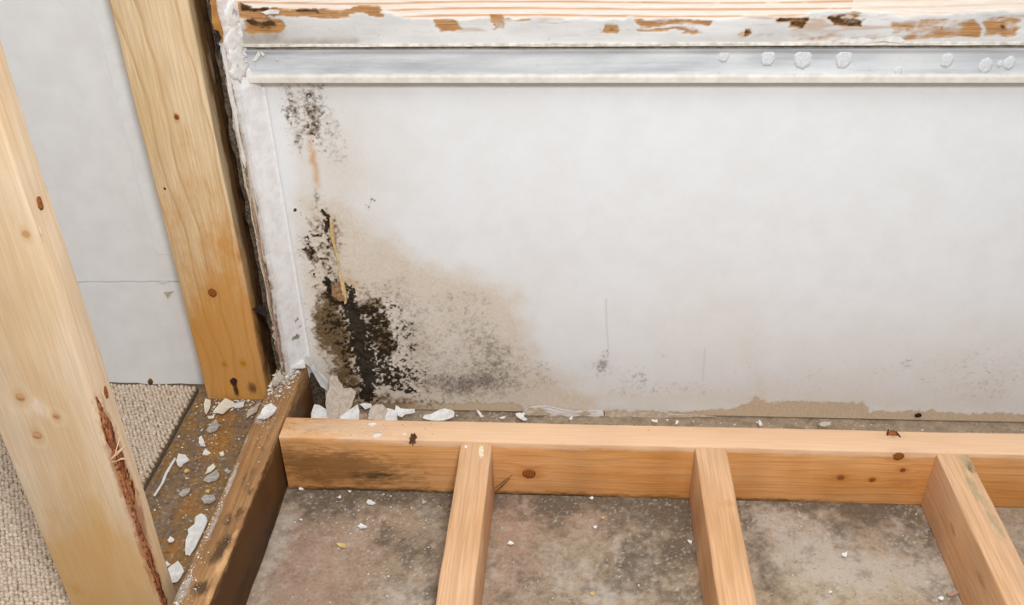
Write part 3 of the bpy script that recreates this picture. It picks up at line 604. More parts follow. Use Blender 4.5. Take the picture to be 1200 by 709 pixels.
for i, (px, py, a, b) in enumerate(((1040, 508, .0015, .007), (1052, 509, .0014, .0065))):
    c_ = at(px, py, 2, ZP); disc('knot_crack', (c_.x, c_.y, ZP+.0004), (0, -.2, 1), a, b, (1, .4*(1 if i else -1), 0), KNOT_D, rim, .0005, 210+i, .3, 10)
DAB = plain('paint_dab', (236, 234, 230), (220, 212, 200), 160)
for i, (px, py, a, b) in enumerate(((442, 510, .006, .004), (474, 508.5, .0025, .0025), (436, 497, .005, .004))):
    c_ = at(px, py, 2, ZP); disc('paint_dab', (c_.x, c_.y, ZP), (0, 0, 1), a, b, (1, .3, 0), DAB, rim, .0009, 220+i, .35, 12)

# three joists
JOI = [(-.1330, -.0940, 'first'), (.1540, .1930, 'second'), (.4420, .4805, 'third')]
LBL = ['narrow joist nearest the left sleeper, with a white paint dab near its end', 'middle joist of the three, meeting the rim timber at mid-length', 'rightmost joist with a grey weathered streak along its top edge']
joists = []
for i, (a, b, _) in enumerate(JOI):
    og = ((a+b)/2, .888, 0); ztop = .0872
    def pj(px, py): return tuple(at(px, py, 2, ztop))
    dirt_and_tone = [([((a, .75, .02), (.02, .3, .02), .3), ((b, .7, .03), (.02, .3, .05), .35)], (150, 98, 48), 60, .5)]  # browner low on both side faces
    if i == 1: dirt_and_tone.append(([(pj(860, 590), (.03, .012, .01), .7)], (196, 140, 84), 120, .6))
    if i == 2: dirt_and_tone += [([(pj(1133, 540), (.012, .03, .01), 1.0), (pj(1140, 570), (.010, .05, .01), .9), (pj(1165, 610), (.012, .06, .01), .75)], (166, 150, 116), 150, .8), ([(pj(1138, 548), (.010, .016, .01), .8)], (104, 88, 60), 260, .8), ([((a, .80, .05), (.01, .02, .01), .6), ((a, .72, .06), (.01, .03, .012), .6)], (150, 92, 40), 120, .7)]
    if i == 0: dirt_and_tone.append(([((b, .87, .05), (.02, .02, .05), .7)], (110, 70, 34), 120, .7))  # browner on the right face beside the rim
    M = wood('joist_wood', 'Y', og, (222, 178, 138), (212, 162, 116), (200, 142, 94), .012, .22, (.02+.01*i, -.10), .016, [], dirt_and_tone=dirt_and_tone)
    me = timber('joist', a, b, -.35, .8872, .0, ztop, 'Y', .003, .02, .0009, 31+i)
    o = link('joist', me, M, None, og); tag(o, LBL[i], 'joist', 'joists set at right angles to the rim'); joists.append(o)
c_ = at(564, 529, 2, .0872); disc('paint_dab', (c_.x, c_.y, .0872), (0, 0, 1), .0032, .0115, (1, .12, 0), plain('paint_dab_cream', (240, 226, 196), (226, 206, 170), 160), joists[0], .0010, 230, .25)
c_ = at(546, 524, 2, .0872); disc('paint_dab', (c_.x, c_.y, .0872), (0, 0, 1), .0018, .0035, (1, .1, 0), DAB, joists[0], .0008, 231, .25, 10)
c_ = at(543, 526, 2, .0872)
# frayed splinters at the first joist's foot
for i, (a, b) in enumerate((((580, 571), (600, 556)), ((580, 576), (597, 560)))):
    p, q = at(*a, 1, .884), at(*b, 1, .884)
    sheet('splinter', [p, p+Vector((.002, 0, .0005)), q+Vector((.0008, 0, 0)), q], plain('splinter', (150, 110, 70), (120, 84, 50), 100), joists[0], .0006, .0005, 240+i, nrm=(0, -1, 0))

# sleeper on the left
og = (-.383, .9, 0)
def ps(px, py): return tuple(at(px, py, 2, ZP))
def pr(px, py): return tuple(at(px, py, 0, -.363))
M = wood('sleeper_wood', 'Y', og, (176, 132, 88), (144, 104, 66), (120, 84, 50), .010, .3, (.05, -.03), .012, [],
    dirt_and_tone=[([((-.3625, .70, .04), (.007, .6, .09), 1.9), ((-.3625, 1.0, .03), (.006, .12, .05), .5)], (76, 46, 14), 110, .88),
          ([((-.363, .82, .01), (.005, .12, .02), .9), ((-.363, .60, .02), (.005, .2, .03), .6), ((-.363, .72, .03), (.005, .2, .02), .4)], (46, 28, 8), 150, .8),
          ([(ps(262, 640), (.014, .03, .012), 1.0), (ps(235, 690), (.018, .018, .012), 1.2), (ps(295, 575), (.012, .012, .012), .6), (ps(283, 600), (.01, .02, .012), .6), (ps(250, 655), (.02, .02, .012), .6), (ps(268, 610), (.012, .03, .01), .7), (ps(290, 560), (.016, .06, .01), .35), (ps(310, 520), (.016, .05, .01), .3)], (66, 48, 32), 130, .85),
          ([(ps(262, 660), (.012, .035, .012), .9), (ps(245, 700), (.01, .02, .012), .5), (ps(275, 630), (.006, .02, .012), .6)], (226, 176, 124), 80, .75),
          ([(ps(290, 540), (.012, .05, .012), .5), (ps(316, 520), (.010, .03, .01), .4)], (176, 122, 70), 80, .6),
          ([(ps(335, 440), (.02, .03, .012), 1.1), (ps(318, 480), (.014, .025, .012), .7), (ps(305, 490), (.010, .02, .012), 1.0), (ps(286, 520), (.005, .03, .012), .8), (ps(272, 560), (.005, .05, .012), 1.0), (ps(252, 610), (.005, .06, .012), .8), (ps(215, 690), (.010, .04, .012), 1.0)], (188, 180, 170), 220, .85)], fib=.25)
me = timber('sleeper', -.404, -.3632, .1, 1.040, 0, ZP, 'Y', .003, .01, .0014, 41)
sleeper = link('sleeper_timber', me, M, None, og); tag(sleeper, 'dirty brown sleeper timber running from the wall corner towards the viewer', 'timber')

# sill board between carpet and sleeper
og = (-.465, .7, 0)
def pl(px, py): return tuple(at(px, py, 2, SZ))
t = NT('sill_grime', .95, .05); P = t.obj(og); fn = t.noise(P, 170, 7, .75); md = t.noise(P, 45, 6, .7); gr = t.noise(t.vm('MULTIPLY', P, (200, 12, 200)), 1, 3)
c = t.mix(t.ramp(md, .42, .60), lin(126, 106, 86), lin(150, 114, 72)); c = t.mix(t.ramp(gr, .5, .75, 0, .35), c, lin(104, 72, 40))
c = t.mix(t.blobs(P, [(pl(255, 520), (.03, .05, .02), .7), (pl(222, 590), (.02, .04, .02), .6), (pl(205, 640), (.02, .03, .02), .6), (pl(265, 490), (.03, .02, .02), .6)]), c, lin(176, 120, 56))
c = t.mix(t.ramp(t.math('ADD', t.blobs(P, [(pl(222, 545), (.03, .04, .02), .45), (pl(205, 580), (.025, .05, .02), .5), (pl(275, 550), (.014, .06, .02), .5), (pl(190, 610), (.02, .04, .02), .5), (pl(240, 575), (.02, .02, .02), .3)]), t.math('MULTIPLY', t.math('SUBTRACT', fn, .5), 1.6)), .3, .65, 0, .75), c, lin(146, 128, 112))
c = t.mix(t.ramp(fn, .56, .64, 0, .6), c, lin(190, 178, 162)); c = t.mix(t.ramp(fn, .38, .46, .6, 0), c, lin(92, 66, 40)); t.bump(t.math('ADD', fn, md), .5, .002)
me = timber('sill', -.528, -.4055, .2, 1.083, 0, SZ, 'Y', .0025, .01, .0012, 51)
sill = link('sill_board', me, t.color(c), None, og); tag(sill, 'grimy flat sill board strewn with paint flakes between carpet and sleeper', 'board')

# post in the corner
og = (-.466, 1.05, SZ)
def pp(px, py): return tuple(at(px, py, 1, 1.0265))
kn = [(pp(249, 343), .007), (pp(207, 138), .003), (pp(276, 450), .011), (pp(193, 221), .002), (pp(305, 426), .004)]
kn = kn[:2]+[(pp(263, 427), .004), (pp(285, 426), .0045)]
M = wood('post_wood', 'Z', og, (234, 206, 166), (228, 194, 146), (186, 134, 76), .018, .45, (.46, -1.0), .05, kn, (120, 74, 26),
    dirt_and_tone=[([(pp(275, 440), (.12, .04, .16), 1.5), (pp(265, 360), (.10, .03, .18), .8), (pp(235, 230), (.10, .03, .2), .35), (pp(295, 270), (.012, .02, .035), .9)], (202, 132, 30), 16, .74),
          ([(pp(283, 300), (.012, .02, .02), .9), (pp(277, 275), (.008, .02, .03), .7)], (190, 122, 34), 50, .8),
          ([((-.4218, 1.066, .15), (.010, .038, .4), 1.6), ((-.4218, 1.066, .55), (.010, .038, .5), 1.6)], (112, 70, 22), 20, .9),
          ([((-.4218, 1.05, .12), (.007, .04, .14), .9), (pp(296, 455), (.012, .02, .02), .8)], (62, 40, 18), 60, .8),
          ([(pp(274, 448), (.008, .02, .012), 1.3), (pp(277, 458), (.006, .02, .018), 1.2)], (56, 22, 10), 160, .95),
          ([((-.4218, 1.06, .51), (.004, .012, .035), 1.0)], (200, 182, 160), 90, .8)])
me = timber('post', -.5105, -.4218, 1.0265, 1.0785, SZ, 2.35, 'Z', .0025, .02, .0007, 61)
post = link('corner_post', me, M, None, og); tag(post, 'golden pine post standing on the sill in the corner behind', 'post')
c_ = Vector(pp(249, 343)); disc('knot', (c_.x, 1.0265, c_.z), (0, -1, 0), .0058, .0072, (1, 0, 0), KNOT, post, .0004, 260, .08)
c_ = Vector(pp(207, 137)); disc('knot', (c_.x, 1.0265, c_.z), (0, -1, 0), .0030, .0038, (1, 0, 0), KNOT, post, .0004, 261, .1)
c_ = Vector(pp(193, 221)); disc('knot', (c_.x, 1.0265, c_.z), (0, -1, 0), .0018, .002, (1, 0, 0), KNOT_D, post, .0003, 262, .2, 10)
disc('nail_hole', (Vector(pp(274, 447)).x, 1.0265, Vector(pp(274, 447)).z), (0, -1, 0), .0055, .006, (1, 0, 0), plain('resin_dark', (70, 30, 14), (38, 14, 6), 260, .45, .4), post, .0004, 263, .3, 12)
# black shard wedged between post and plaster
sh = sheet('metal_shard', [Vector((-.417, 1.0200, zat(362, 1.02, 310))), Vector((-.4005, 1.0120, zat(357, 1.012, 312))), Vector((-.3925, 1.008, zat(358, 1.008, 317))), Vector((-.3935, 1.008, zat(372, 1.008, 317))), Vector((-.401, 1.0120, zat(369, 1.012, 312)))],
    M_BLACK, None, .0014, .0015, 270, nrm=(.1, -1, .3), label='small black pointed shard wedged between post and plaster', cat='shard')

# stud close to the viewer
SX0, SX1, SY0, SY1 = -.5250, -.4246, .6405, .6755
og = ((SX0+SX1)/2, SY0, SZ)
def pq(px, py): return tuple(at(px, py, 1, SY0))
def zst(py): # height on the stud's near right edge
    return at(12.7+(py-180)*.3305, py, 1, SY0).z
kn = [(pq(44, 510), .005), (pq(66, 488), .004), (pq(24, 466), .005), (pq(30, 275), .004)]
M = wood('stud_wood', 'Z', og, (230, 204, 172), (224, 192, 152), (208, 164, 114), .016, .22, (.47, -.50), .02, kn, (190, 140, 96),
    dirt_and_tone=[([(pq(130, 690), (.12, .04, .12), 1.2), (pq(90, 620), (.10, .03, .12), .6)], (212, 162, 88), 16, .6),
          ([(pq(90, 690), (.015, .02, .02), .7), (pq(110, 650), (.012, .02, .012), .5)], (200, 146, 66), 70, .6),
          ([(pq(35, 480), (.03, .02, .025), .6), (pq(20, 560), (.03, .02, .03), .6), (pq(45, 590), (.02, .02, .02), .4)], (244, 226, 206), 40, .7), ([((SX1, .648, zst(530)), (.008, .022, .10), 1.0), ((SX1, .652, zst(600)), (.008, .024, .08), .9), ((SX1, .647, zst(660)), (.008, .020, .10), .9)], (158, 100, 66), 120, .8), ([((SX1, .664, zst(250)), (.006, .012, .05), .5)], (206, 164, 120), 90, .5)], rough=.7, fib=.1)
me = timber('stud', SX0, SX1, SY0, SY1, SZ, 2.35, 'Z', .003, .015, .0009, 71)
stud = link('wall_stud', me, M, None, og); tag(stud, 'pale pine stud with a dark bark edge standing closest to the viewer', 'stud')
# bark left on the stud's right edge: a ragged strip wrapped round the corner
t = NT('bark', .85, .15); P = t.obj(); nz = t.noise(t.vm('MULTIPLY', P, (260, 260, 30)), 1, 4, .6); fn = t.noise(P, 240, 3)
c = t.mix(t.ramp(nz, .35, .65), lin(128, 62, 40), lin(190, 132, 88)); c = t.mix(t.ramp(fn, .48, .62, 0, .8), c, lin(82, 40, 24)); t.bump(nz, .6, .002); BARK = t.color(c)
def bark(z_top, z_bot, y_a, y_b, w0, seed, front=.0):
    n = 80; v = []; f = []
    for i in range(n+1):
        s = i/n; z = z_top+(z_bot-z_top)*s; yc = y_a+(y_b-y_a)*s
        ww = w0*(math.sin(math.pi*min(1, s*1.6+.02)/2)**.7)*(.45+.6*float(vnoise(np.array(z*90), np.array(2.), seed))+.55*float(vnoise(np.array(z*330), np.array(4.), seed)))*(1 if s < .93 else (1-s)/.07+.05)
        d = .0005+.0009*float(vnoise(np.array(z*120), np.array(7.), seed))
        y0_, y1_ = max(SY0+.0012, yc-ww*.5), min(SY1-.001, yc+ww*.5)
        v += [(SX1-.001, y0_, z), (SX1+d, y0_+.0004, z), (SX1+d*1.3, (y0_+y1_)/2, z), (SX1+d*.7, y1_-.0004, z), (SX1-.001, y1_, z)]
    for i in range(n):
        for k in range(4): f.append((i*5+k, i*5+k+1, (i+1)*5+k+1, (i+1)*5+k))
    o_ = link('bark_strip', pymesh('bark_strip', v, f, True), BARK, stud, (SX1, (y_a+y_b)/2, z_bot)); return o_
bark(zst(470), zst(600), .647, .651, .017, 3); bark(zst(575), SZ+.004, .6465, .6475, .010, 9)
tag(stud.children[0], 'ragged reddish brown bark strip')
for i, (px, py, r) in enumerate(((47, 238, .0032), (124, 460, .0036))):      # knots on the narrow face
    p_ = at(px, py, 0, SX1); disc('knot', (SX1, p_.y, p_.z), (1, 0, 0), r, r*1.9, (0, 1, 0), KNOT, stud, .0005, 280+i, .15)
for i, (px, py, r) in enumerate(((43, 511, .0038), (66, 487, .0030), (24, 466, .0035))):
    p_ = Vector(pq(px, py)); disc('knot', (p_.x, SY0, p_.z), (0, -1, 0), r, r*.9, (1, 0, 0), plain('knot_pale', (206, 158, 116), (186, 136, 96), 300), stud, .0003, 290+i, .2)
SPL = plain('splinter_pale', (240, 214, 176), (222, 186, 140), 100)
for i, (a, b) in enumerate((((130, 538), (146, 522)), ((132, 542), (150, 538)), ((134, 534), (140, 512)), ((46, 268), (50, 281)))):
    p, q = at(*a, 0, SX1+.0015), at(*b, 0, SX1+.0022)
    sheet('splinter', [p, p+Vector((0, .0006, .0012)), q+Vector((0, .0003, .0004)), q], SPL, stud, .0005, .0005, 300+i, nrm=(1, 0, 0))

# ================================================================== carpet
CZ = .012
cp = pymesh('carpet', [], [])
me = timber('carpet', -1.5, -.5500, .2, 1.0845, 0, CZ, 'Y', .004, .03, .0015, 81)
carpet = link('carpet', me, plain('carpet_backing', (150, 130, 104), (120, 100, 78), 200, .95, .05), None, (-1.0, .7, 0)); tag(carpet, 'beige looped-pile carpet left of the sill board', 'carpet')
rnd = np.random.RandomState(4)
gx = np.arange(-1.25, -.5500, .0056); gy = np.arange(.36, 1.083, .0048)
cx, cy = np.meshgrid(gx, gy); cx = cx+(np.arange(len(gy)) % 2)[:, None]*.0028; cx = cx.ravel()+rnd.uniform(-.0008, .0008, cx.size); cy = cy.ravel()+rnd.uniform(-.0007, .0007, cy.size)
N_ = len(cx); hgt = rnd.uniform(.0035, .0062, N_); edge_ = (cx > -.5560)
cx[edge_] += .003*(fbm(cy[edge_], cy[edge_]*0, 60, 3, 2)-.3)
unit = [(math.cos(k*math.pi/3)*r, math.sin(k*math.pi/3)*r, z) for r, z in ((1.0, 0.0), (.92, .6), (.5, .95)) for k in range(6)]+[(0, 0, 1.0)]
unit = np.array(unit); uf = []
for rr in range(2):
    for k in range(6): uf.append((rr*6+k, rr*6+(k+1) % 6, (rr+1)*6+(k+1) % 6, (rr+1)*6+k))
for k in range(6): uf.append((12+k, 12+(k+1) % 6, 18, 18))
rx_ = rnd.uniform(.0027, .0036, N_); ry_ = rnd.uniform(.0023, .0032, N_); ang = rnd.uniform(-.6, .6, N_)
ux = unit[None, :, 0]*rx_[:, None]; uy = unit[None, :, 1]*ry_[:, None]
vx = cx[:, None]+ux*np.cos(ang)[:, None]-uy*np.sin(ang)[:, None]; vy = cy[:, None]+ux*np.sin(ang)[:, None]+uy*np.cos(ang)[:, None]; vz = CZ-.001+unit[None, :, 2]*hgt[:, None]
vv_ = np.stack([vx, vy, vz], -1).reshape(-1, 3)
tri = np.array([t_ for q in uf for t_ in (([q[0], q[1], q[2]], [q[0], q[2], q[3]]) if q[2] != q[3] else ([q[0], q[1], q[2]],))])
ff = (tri[None]+(np.arange(N_)*19)[:, None, None]).reshape(-1, 3)
me = bpy.data.meshes.new('carpet_pile'); me.vertices.add(len(vv_)); me.vertices.foreach_set('co', vv_.astype(np.float32).ravel())
me.loops.add(ff.size); me.loops.foreach_set('vertex_index', ff.astype(np.int32).ravel()); me.polygons.add(len(ff)); me.polygons.foreach_set('loop_start', np.arange(0, ff.size, 3, dtype=np.int32)); me.update(calc_edges=True); smooth(me)
t = NT('carpet_yarn', .95, .05); P = t.obj(); n_ = t.noise(P, 240, 2); lg = t.noise(P, 22, 3); fz = t.noise(P, 1500, 2)
c = t.mix(t.ramp(n_, .35, .65), lin(200, 176, 152), lin(236, 220, 202)); c = t.mix(t.ramp(lg, .35, .7, 0, .4), c, lin(216, 196, 174)); c = t.mix(t.ramp(fz, .55, .7, 0, .35), c, lin(120, 98, 72))
t.bump(fz, .5, .001)
pile = link('carpet_pile', me, t.color(c), carpet, (-1.0, .7, CZ)); tag(pile, kind='stuff')

# ================================================================== loose paint flakes (each a thing) and crumbs
def zoomed(x0, y0, k): return lambda pts: [(x0+a*k, y0+b*k) for a, b in pts]
Z6 = zoomed(180, 450, .2116); Z7 = zoomed(160, 560, .21); Z8 = zoomed(340, 430, .18333); ZC = zoomed(220, 380, .1692); Z9 = zoomed(500, 440, .2)
def flake(pts, z, mat, label, group, seed, curl=.0025, th=.0009, name='paint_flake'):
    return sheet(name, [at(a, b, 2, z) for a, b in pts], mat, None, th, curl, seed, label, 'paint flake', group)
GS = 'paint flakes on the sill board'
for i, (pts, mat, lab, cu) in enumerate((
    (Z6([(328, 165), (365, 120), (400, 92), (448, 108), (442, 132), (410, 150), (386, 182)]), M_CREAM, 'largest cream paint flake lying at the foot of the corner post', .004),
    (Z6([(440, 112), (505, 108), (500, 130), (455, 138), (438, 130)]), M_FLAKE, 'oblong white paint flake touching the large cream one', .002),
    (Z6([(283, 150), (290, 92), (318, 98), (312, 140), (296, 182)]), M_CREAM, 'narrow cream paint shard at the left corner of the post foot', .003),
    (Z6([(515, 198), (525, 150), (575, 118), (600, 108), (575, 160)]), M_DIRTY, 'dirty white paint shard leaning towards the sleeper end', .004),
    (Z6([(292, 262), (310, 235), (345, 205), (362, 232), (350, 262), (312, 278)]), M_GREY, 'grey paint flake below the large cream one', .002),
    (Z6([(300, 180), (340, 176), (335, 192), (305, 196)]), M_CREAM, 'thin cream sliver just under the large cream flake', .001),
    (Z6([(252, 305), (268, 296), (285, 340), (288, 356), (262, 350)]), M_FLAKE, 'slim white chip in mid-sill above the triangular chip', .002),
    (Z6([(272, 395), (288, 362), (318, 385), (300, 398)]), M_FLAKE, 'small triangular white chip in the middle of the sill', .001),
    (Z6([(368, 384), (388, 378), (390, 402), (372, 404)]), M_CREAM, 'tiny square cream chip near the dusty sleeper edge', .001),
    (Z6([(126, 430), (140, 392), (180, 400), (198, 428), (165, 450), (148, 474)]), M_FLAKE, 'ragged white flake near the carpet edge', .003),
    (Z6([(284, 502), (300, 470), (335, 446), (344, 462), (318, 490)]), M_CREAM, 'slanted cream strip lying against a grey flake', .002),
    (Z6([(276, 548), (300, 512), (352, 486), (368, 512), (350, 538), (305, 552)]), M_GREY, 'broad grey flake halfway along the sill', .003),
    (Z6([(388, 480), (410, 468), (430, 488), (412, 504)]), M_GREY, 'small grey chip beside the broad grey flake', .001),
    (Z6([(140, 615), (160, 590), (206, 580), (196, 606), (160, 628)]), M_GREY, 'dull grey flake on the carpet side, halfway along the sill', .001),
    (Z6([(268, 646), (284, 622), (334, 618), (345, 645), (312, 672), (282, 668)]), M_GREY, 'dull grey flake against the sleeper, above the largest white shard', .002),
    (Z7([(276, 436), (276, 380), (290, 318), (286, 296), (325, 262), (332, 222), (362, 204), (396, 234), (384, 286), (340, 372), (318, 412), (300, 442)]), M_FLAKE, 'largest white paint shard on the sill, long and jagged', .004),
    (Z7([(168, 528), (196, 502), (236, 480), (268, 528), (246, 566), (236, 588), (200, 600), (180, 570)]), M_FLAKE, 'angular white flake nearest the viewer, beside the stud', .004),
    (Z7([(174, 352), (190, 336), (212, 348), (206, 366), (182, 366)]), M_FLAKE, 'small white chip left of the largest white shard', .002),
    (Z7([(156, 484), (172, 470), (190, 486), (176, 502)]), M_FLAKE, 'small white chip right against the stud', .001),
    (Z6([(0, 620), (40, 560), (118, 412), (124, 422), (60, 545), (10, 626)]), M_FLAKE, 'long thin white paint sliver along the carpet edge of the sill', .0015))):
    flake(pts, SZ+.0016, mat, lab, GS, 400+i, cu)
for i, (a, b, lab) in enumerate(((185, 490, 'yellow crumb of foam near the ragged white flake'), (300, 602, 'yellow crumb of foam above the dull grey flake by the sleeper'))):
    p = Z6([(a, b)])[0]; flake([(p[0]-3, p[1]+1), (p[0]-1, p[1]-2), (p[0]+3, p[1]-2), (p[0]+2, p[1]+2)], SZ+.0016, M_YEL, lab, None, 440+i, .002, .002, 'foam_crumb')['category'] = 'crumb'

# flakes in the gap between the rim timber and the wall
GG = 'paint flakes in the gap behind the rim'
p0 = Vector((-.30, .985, 0)); nn = Vector((0, -1.0, .62)).normalized()
def onplane(px, py):
    d = (at(px, py, 2, 0)-CAM); return CAM+d*((p0-CAM).dot(nn)/d.dot(nn))
sheet('paint_flake', [onplane(*q) for q in ZC([(965, 480), (985, 400), (1005, 348), (1040, 356), (1060, 400), (1085, 442), (1135, 438), (1170, 466), (1148, 530), (1120, 592), (1085, 640), (1060, 690), (1010, 690), (975, 640)])], M_DIRTY, None, .0022, .004, 450, 'big dirty-white paint flake leaning on the wall behind the rim end', 'paint flake', GG, nrm=tuple(nn))
def up(pts, y0, tilt, mat, lab, seed, curl=.003):
    """flake half standing in the gap, on a plane tilted back from the floor line y0"""
    nrm = Vector((0, -math.sin(tilt), math.cos(tilt))); q0 = Vector((0, y0, .001)); out = []
    for a, b in pts:
        d = at(a, b, 2, 0)-CAM; out.append(CAM+d*((q0-CAM).dot(nrm)/d.dot(nrm)))
    return sheet('paint_flake', out, mat, None, .0012, curl, seed, lab, 'paint flake', GG, nrm=tuple(nrm))
for i, (pts, y0, ti, mat, lab) in enumerate((
    (ZC([(850, 700), (858, 620), (880, 558), (935, 575), (1000, 610), (1032, 650), (1030, 700)]), .960, .6, M_FLAKE, 'white triangular flake standing in the gap beside the sleeper end'),
    (ZC([(1040, 700), (1060, 640), (1110, 600), (1180, 560), (1190, 650), (1180, 700)]), .955, .6, M_FLAKE, 'white flake just right of the big leaning flake'),
    (Z8([(445, 245), (480, 234), (520, 240), (525, 262), (480, 275)]), 1.012, .5, M_FLAKE, 'small white flake against the blackest part of the wall'),
    (Z8([(500, 340), (510, 275), (550, 240), (590, 240), (625, 275), (600, 345)]), .958, .6, M_DIRTY, 'rounded dirty-white flake in the middle of the flake pile'),
    (Z8([(590, 350), (592, 290), (625, 268), (690, 290), (688, 350)]), .955, .5, M_FLAKE, 'pale angular flake right of the rounded dirty-white one'),
    (Z8([(675, 310), (678, 250), (705, 268), (800, 275), (802, 298), (740, 306), (715, 325)]), .975, .5, M_FLAKE, 'winged white flake at the right end of the flake pile'),
    (Z8([(848, 335), (870, 312), (930, 290), (990, 268), (1030, 280), (1052, 295), (1048, 325), (980, 345), (900, 345)]), .962, .45, M_FLAKE, 'shredded white flake standing alone right of the flake pile'),
    (Z8([(440, 345), (446, 300), (490, 300), (500, 345)]), .955, .5, M_PINK, 'brownish scrap of paper in the flake pile'),
    (Z9([(293, 215), (305, 213), (325, 235), (342, 250), (318, 254)]), .985, .3, M_FLAKE, 'small white flake behind the rim, above the first joist'),
    (Z9([(425, 258), (445, 245), (464, 245), (455, 258)]), .970, .3, M_FLAKE, 'tiny white flake behind the rim, right of the first joist'),
    (Z9([(520, 228), (545, 222), (578, 226), (570, 245), (592, 262), (570, 270), (540, 255)]), .985, .3, M_FLAKE, 'forked white flake behind the rim under a dark wall spot'),
    (Z9([(832, 262), (845, 245), (856, 252), (846, 270)]), .972, .3, M_FLAKE, 'tiny white flake behind the rim below the curled paper lip'),
    ([(763, 492), (770, 493), (771, 496), (764, 495)], .985, .2, M_FLAKE, 'flat white speck behind the rim, left of the middle joist'),
    ([(792, 494), (795, 494), (794, 498), (791, 498)], .975, .3, M_FLAKE, 'narrow white speck behind the rim, closest to the middle joist'),
    ([(888, 494), (891, 494), (893, 500), (890, 500)], .972, .4, M_FLAKE, 'narrow white shard upright behind the rim, right of the middle joist'),
    ([(959, 498), (966, 495), (974, 496), (972, 500), (961, 501)], .972, .3, M_DIRTY, 'fluffy white scrap behind the rim, between middle and rightmost joists'))):
    up(pts, y0, ti, mat, lab, 460+i)
# chips on the concrete
GF = 'paint chips on the concrete'
for i, (x, y, r, mat, lab) in enumerate((
    (434, 590, 6.5, M_FLAKE, 'white chip in the left bay, nearer the rim'), (424.5, 618, 7, M_FLAKE, 'largest white chip in the middle of the left bay'), (401, 640, 7, M_YEL, 'yellowish chip in the left bay'), (397.6, 584, 3.5, M_FLAKE, 'flat white chip close under the rim in the left bay'),
    (353.5, 574.5, 3.5, M_FLAKE, 'white chip in the corner of sleeper and rim'), (497, 590, 4, M_GREY, 'pale chip in the left bay beside the first joist'), (353, 610, 2.5, M_FLAKE, 'tiny white chip near the sleeper in the left bay'), (410, 577, 2.5, M_FLAKE, 'tiny white chip against the rim in the left bay'),
    (598, 638, 5, M_FLAKE, 'white chip beside the first joist in the central bay'), (697, 619, 3, M_FLAKE, 'small white chip in mid central bay'), (693, 585, 3.2, M_FLAKE, 'white chip against the rim in the central bay'), (808, 636, 4.5, M_FLAKE, 'white chip against the middle joist'), (694, 697, 4, M_YEL, 'yellowish chip low in the central bay'),
    (989, 652, 5.5, M_FLAKE, 'white chip in the middle of the right bay'), (1102, 703, 4, M_FLAKE, 'white chip low beside the rightmost joist'), (1116, 697, 8, M_PINK, 'curled brown scrap beside the rightmost joist'), (973, 695, 2.5, M_FLAKE, 'tiny white chip low in the right bay'), (706, 608, 2.2, M_YEL, 'tiny cream chip in the central bay near the rim'))):
    rn = random.Random(500+i); n = 6; pts = []
    for k in range(n):
        an = 2*math.pi*k/n+rn.uniform(-.3, .3); q = r*rn.uniform(.55, 1.1); pts.append((x+q*math.cos(an), y+.6*q*math.sin(an)))
    flake(pts, .0010, mat, lab, GF, 520+i, .0028)
# crust of plaster on the sleeper's far end
GC = 'plaster crust on the sleeper end'
for i, (pts, z, mat, lab) in enumerate((
    (ZC([(665, 296), (700, 262), (745, 232), (800, 258), (818, 312), (770, 320), (700, 318)]), ZP+.004, M_FLAKE, 'white plaster flake capping the far end of the sleeper'),
    (ZC([(590, 440), (600, 395), (625, 360), (648, 345), (655, 380), (635, 425), (606, 458)]), ZP+.002, M_DIRTY, 'grey plaster flake at the left of the sleeper end'),
    (ZC([(640, 330), (690, 310), (700, 345), (660, 360)]), ZP+.003, M_PAPER, 'tan paper scrap on the sleeper end'),
    (ZC([(480, 660), (520, 610), (580, 570), (620, 590), (590, 640), (530, 680)]), ZP+.002, M_FLAKE, 'powdery white plaster patch on the sleeper left of the rim end'),
    (ZC([(640, 300), (668, 262), (700, 255), (720, 285), (680, 312)]), ZP+.003, M_PLAST, 'lump of white plaster under the torn corner strip'))):
    o = sheet('plaster_flake', [at(a, b, 2, z) for a, b in pts], mat, None, .002, .005, 560+i, lab, 'plaster flake', GC)

t = NT('crumb', .85, .1); P = t.obj(); n_ = t.noise(P, 260, 2); M_CRUMB = t.color(t.mix(t.ramp(n_, .38, .62), lin(160, 138, 112), lin(232, 228, 222)))
n_ = None
def crumbs(name, label, spots, mat, seed, lo=.0006, hi=.0022):
    """loose specks nobody could count: one mesh; spots = (sampler, count)"""
    rn = np.random.RandomState(seed); V_ = []; F_ = []
    for fn_, cnt in spots:
        for _ in range(cnt):
            p = fn_(rn)
            if p is None: continue
            r = lo+(hi-lo)*rn.rand()**2.5; b = len(V_); a0 = rn.rand()*6.28; n = 5
            for k in range(n):
                a = a0+k*6.283/n; q = r*rn.uniform(.55, 1.2); V_.append((p[0]+q*math.cos(a), p[1]+q*math.sin(a), p[2]+rn.uniform(-.0002, .0003)))
            V_.append((p[0]+rn.uniform(-.3, .3)*r, p[1]+rn.uniform(-.3, .3)*r, p[2]+r*rn.uniform(.35, .8)))
            for k in range(n): F_.append((b+k, b+(k+1) % n, b+n))
            F_.append(tuple(b+k for k in range(n))[::-1])
    o = link(name, pymesh(name, V_, F_), mat); return tag(o, label, 'crumbs', kind='stuff')
def rect(x0, x1, y0, y1, z): return lambda r: (r.uniform(x0, x1), r.uniform(y0, y1), z)
def spot(px, py, sx, sy, z, xmin=-9, xmax=9, ymax=9):
    c = at(px, py, 2, z)
    def g(r):
        x, y = r.normal(c.x, sx), r.normal(c.y, sy)
        return (x, y, z) if xmin < x < xmax and y < ymax else None
    return g
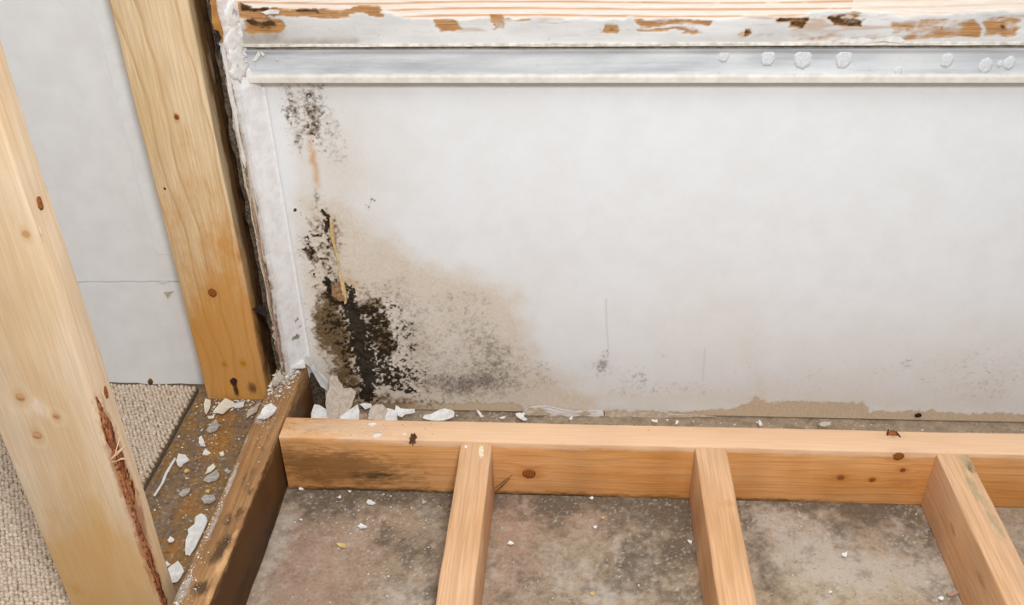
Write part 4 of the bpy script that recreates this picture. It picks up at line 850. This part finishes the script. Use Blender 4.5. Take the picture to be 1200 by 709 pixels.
crumbs('plaster_crumbs', 'white and grey plaster crumbs scattered over the sill board', [(rect(-.525, -.408, .62, 1.02, SZ+.0008), 260), (spot(285, 470, .02, .012, SZ+.0008, -.525, -.408, 1.024), 220), (spot(250, 520, .03, .06, SZ+.0008, -.525, -.408, 1.02), 120)], M_CRUMB, 1)
crumbs('plaster_crumbs', 'white plaster crumbs and dust along the top of the sleeper', [(rect(-.4015, -.3960, .55, .98, ZP+.0003), 900), (spot(306, 490, .010, .022, ZP+.0003, -.4015, -.366, 1.036), 380), (spot(335, 445, .012, .018, ZP+.0003, -.4015, -.366, 1.036), 520), (rect(-.4015, -.367, .55, 1.03, ZP+.0003), 140), (spot(214, 695, .010, .03, ZP+.0003, -.4015, -.366), 180)], M_CRUMB, 2, .0003, .0013)
crumbs('plaster_crumbs', 'plaster crumbs on the concrete strip between rim and wall', [(rect(-.355, .66, .93, 1.045, .0006), 900), (rect(-.355, -.15, .96, 1.045, .0006), 260)], M_CRUMB, 3, .0005, .0024)
crumbs('plaster_crumbs', 'fine pale grit on the concrete between the joists', [(rect(-.355, -.137, .55, .885, .0006), 330), (rect(-.09, .150, .55, .885, .0006), 170), (rect(.197, .438, .55, .885, .0006), 90), (rect(-.355, -.137, .80, .885, .0006), 160)], M_CRUMB, 4, .0004, .0017)
crumbs('plaster_crumbs', 'few white specks sprinkled on the rim timber', [(rect(-.355, -.16, .892, .922, ZP+.0004), 60), (rect(-.16, .3, .892, .922, ZP+.0004), 14)], M_CRUMB, 5, .0004, .0013)
crumbs('plaster_chunks', 'crusty plaster chunks heaped on the far end of the sleeper', [(spot(334, 440, .010, .012, ZP+.0006, -.402, -.366, 1.036), 150), (spot(322, 452, .008, .012, ZP+.0006, -.402, -.366, 1.036), 70)], M_CRUMB, 6, .0010, .0042)
crumbs('plaster_chunks', 'small plaster chunks around the foot of the corner post', [(spot(290, 468, .022, .008, SZ+.0008, -.525, -.408, 1.024), 60), (spot(250, 475, .015, .008, SZ+.0008, -.525, -.408, 1.024), 30)], M_CRUMB, 7, .0010, .0036)
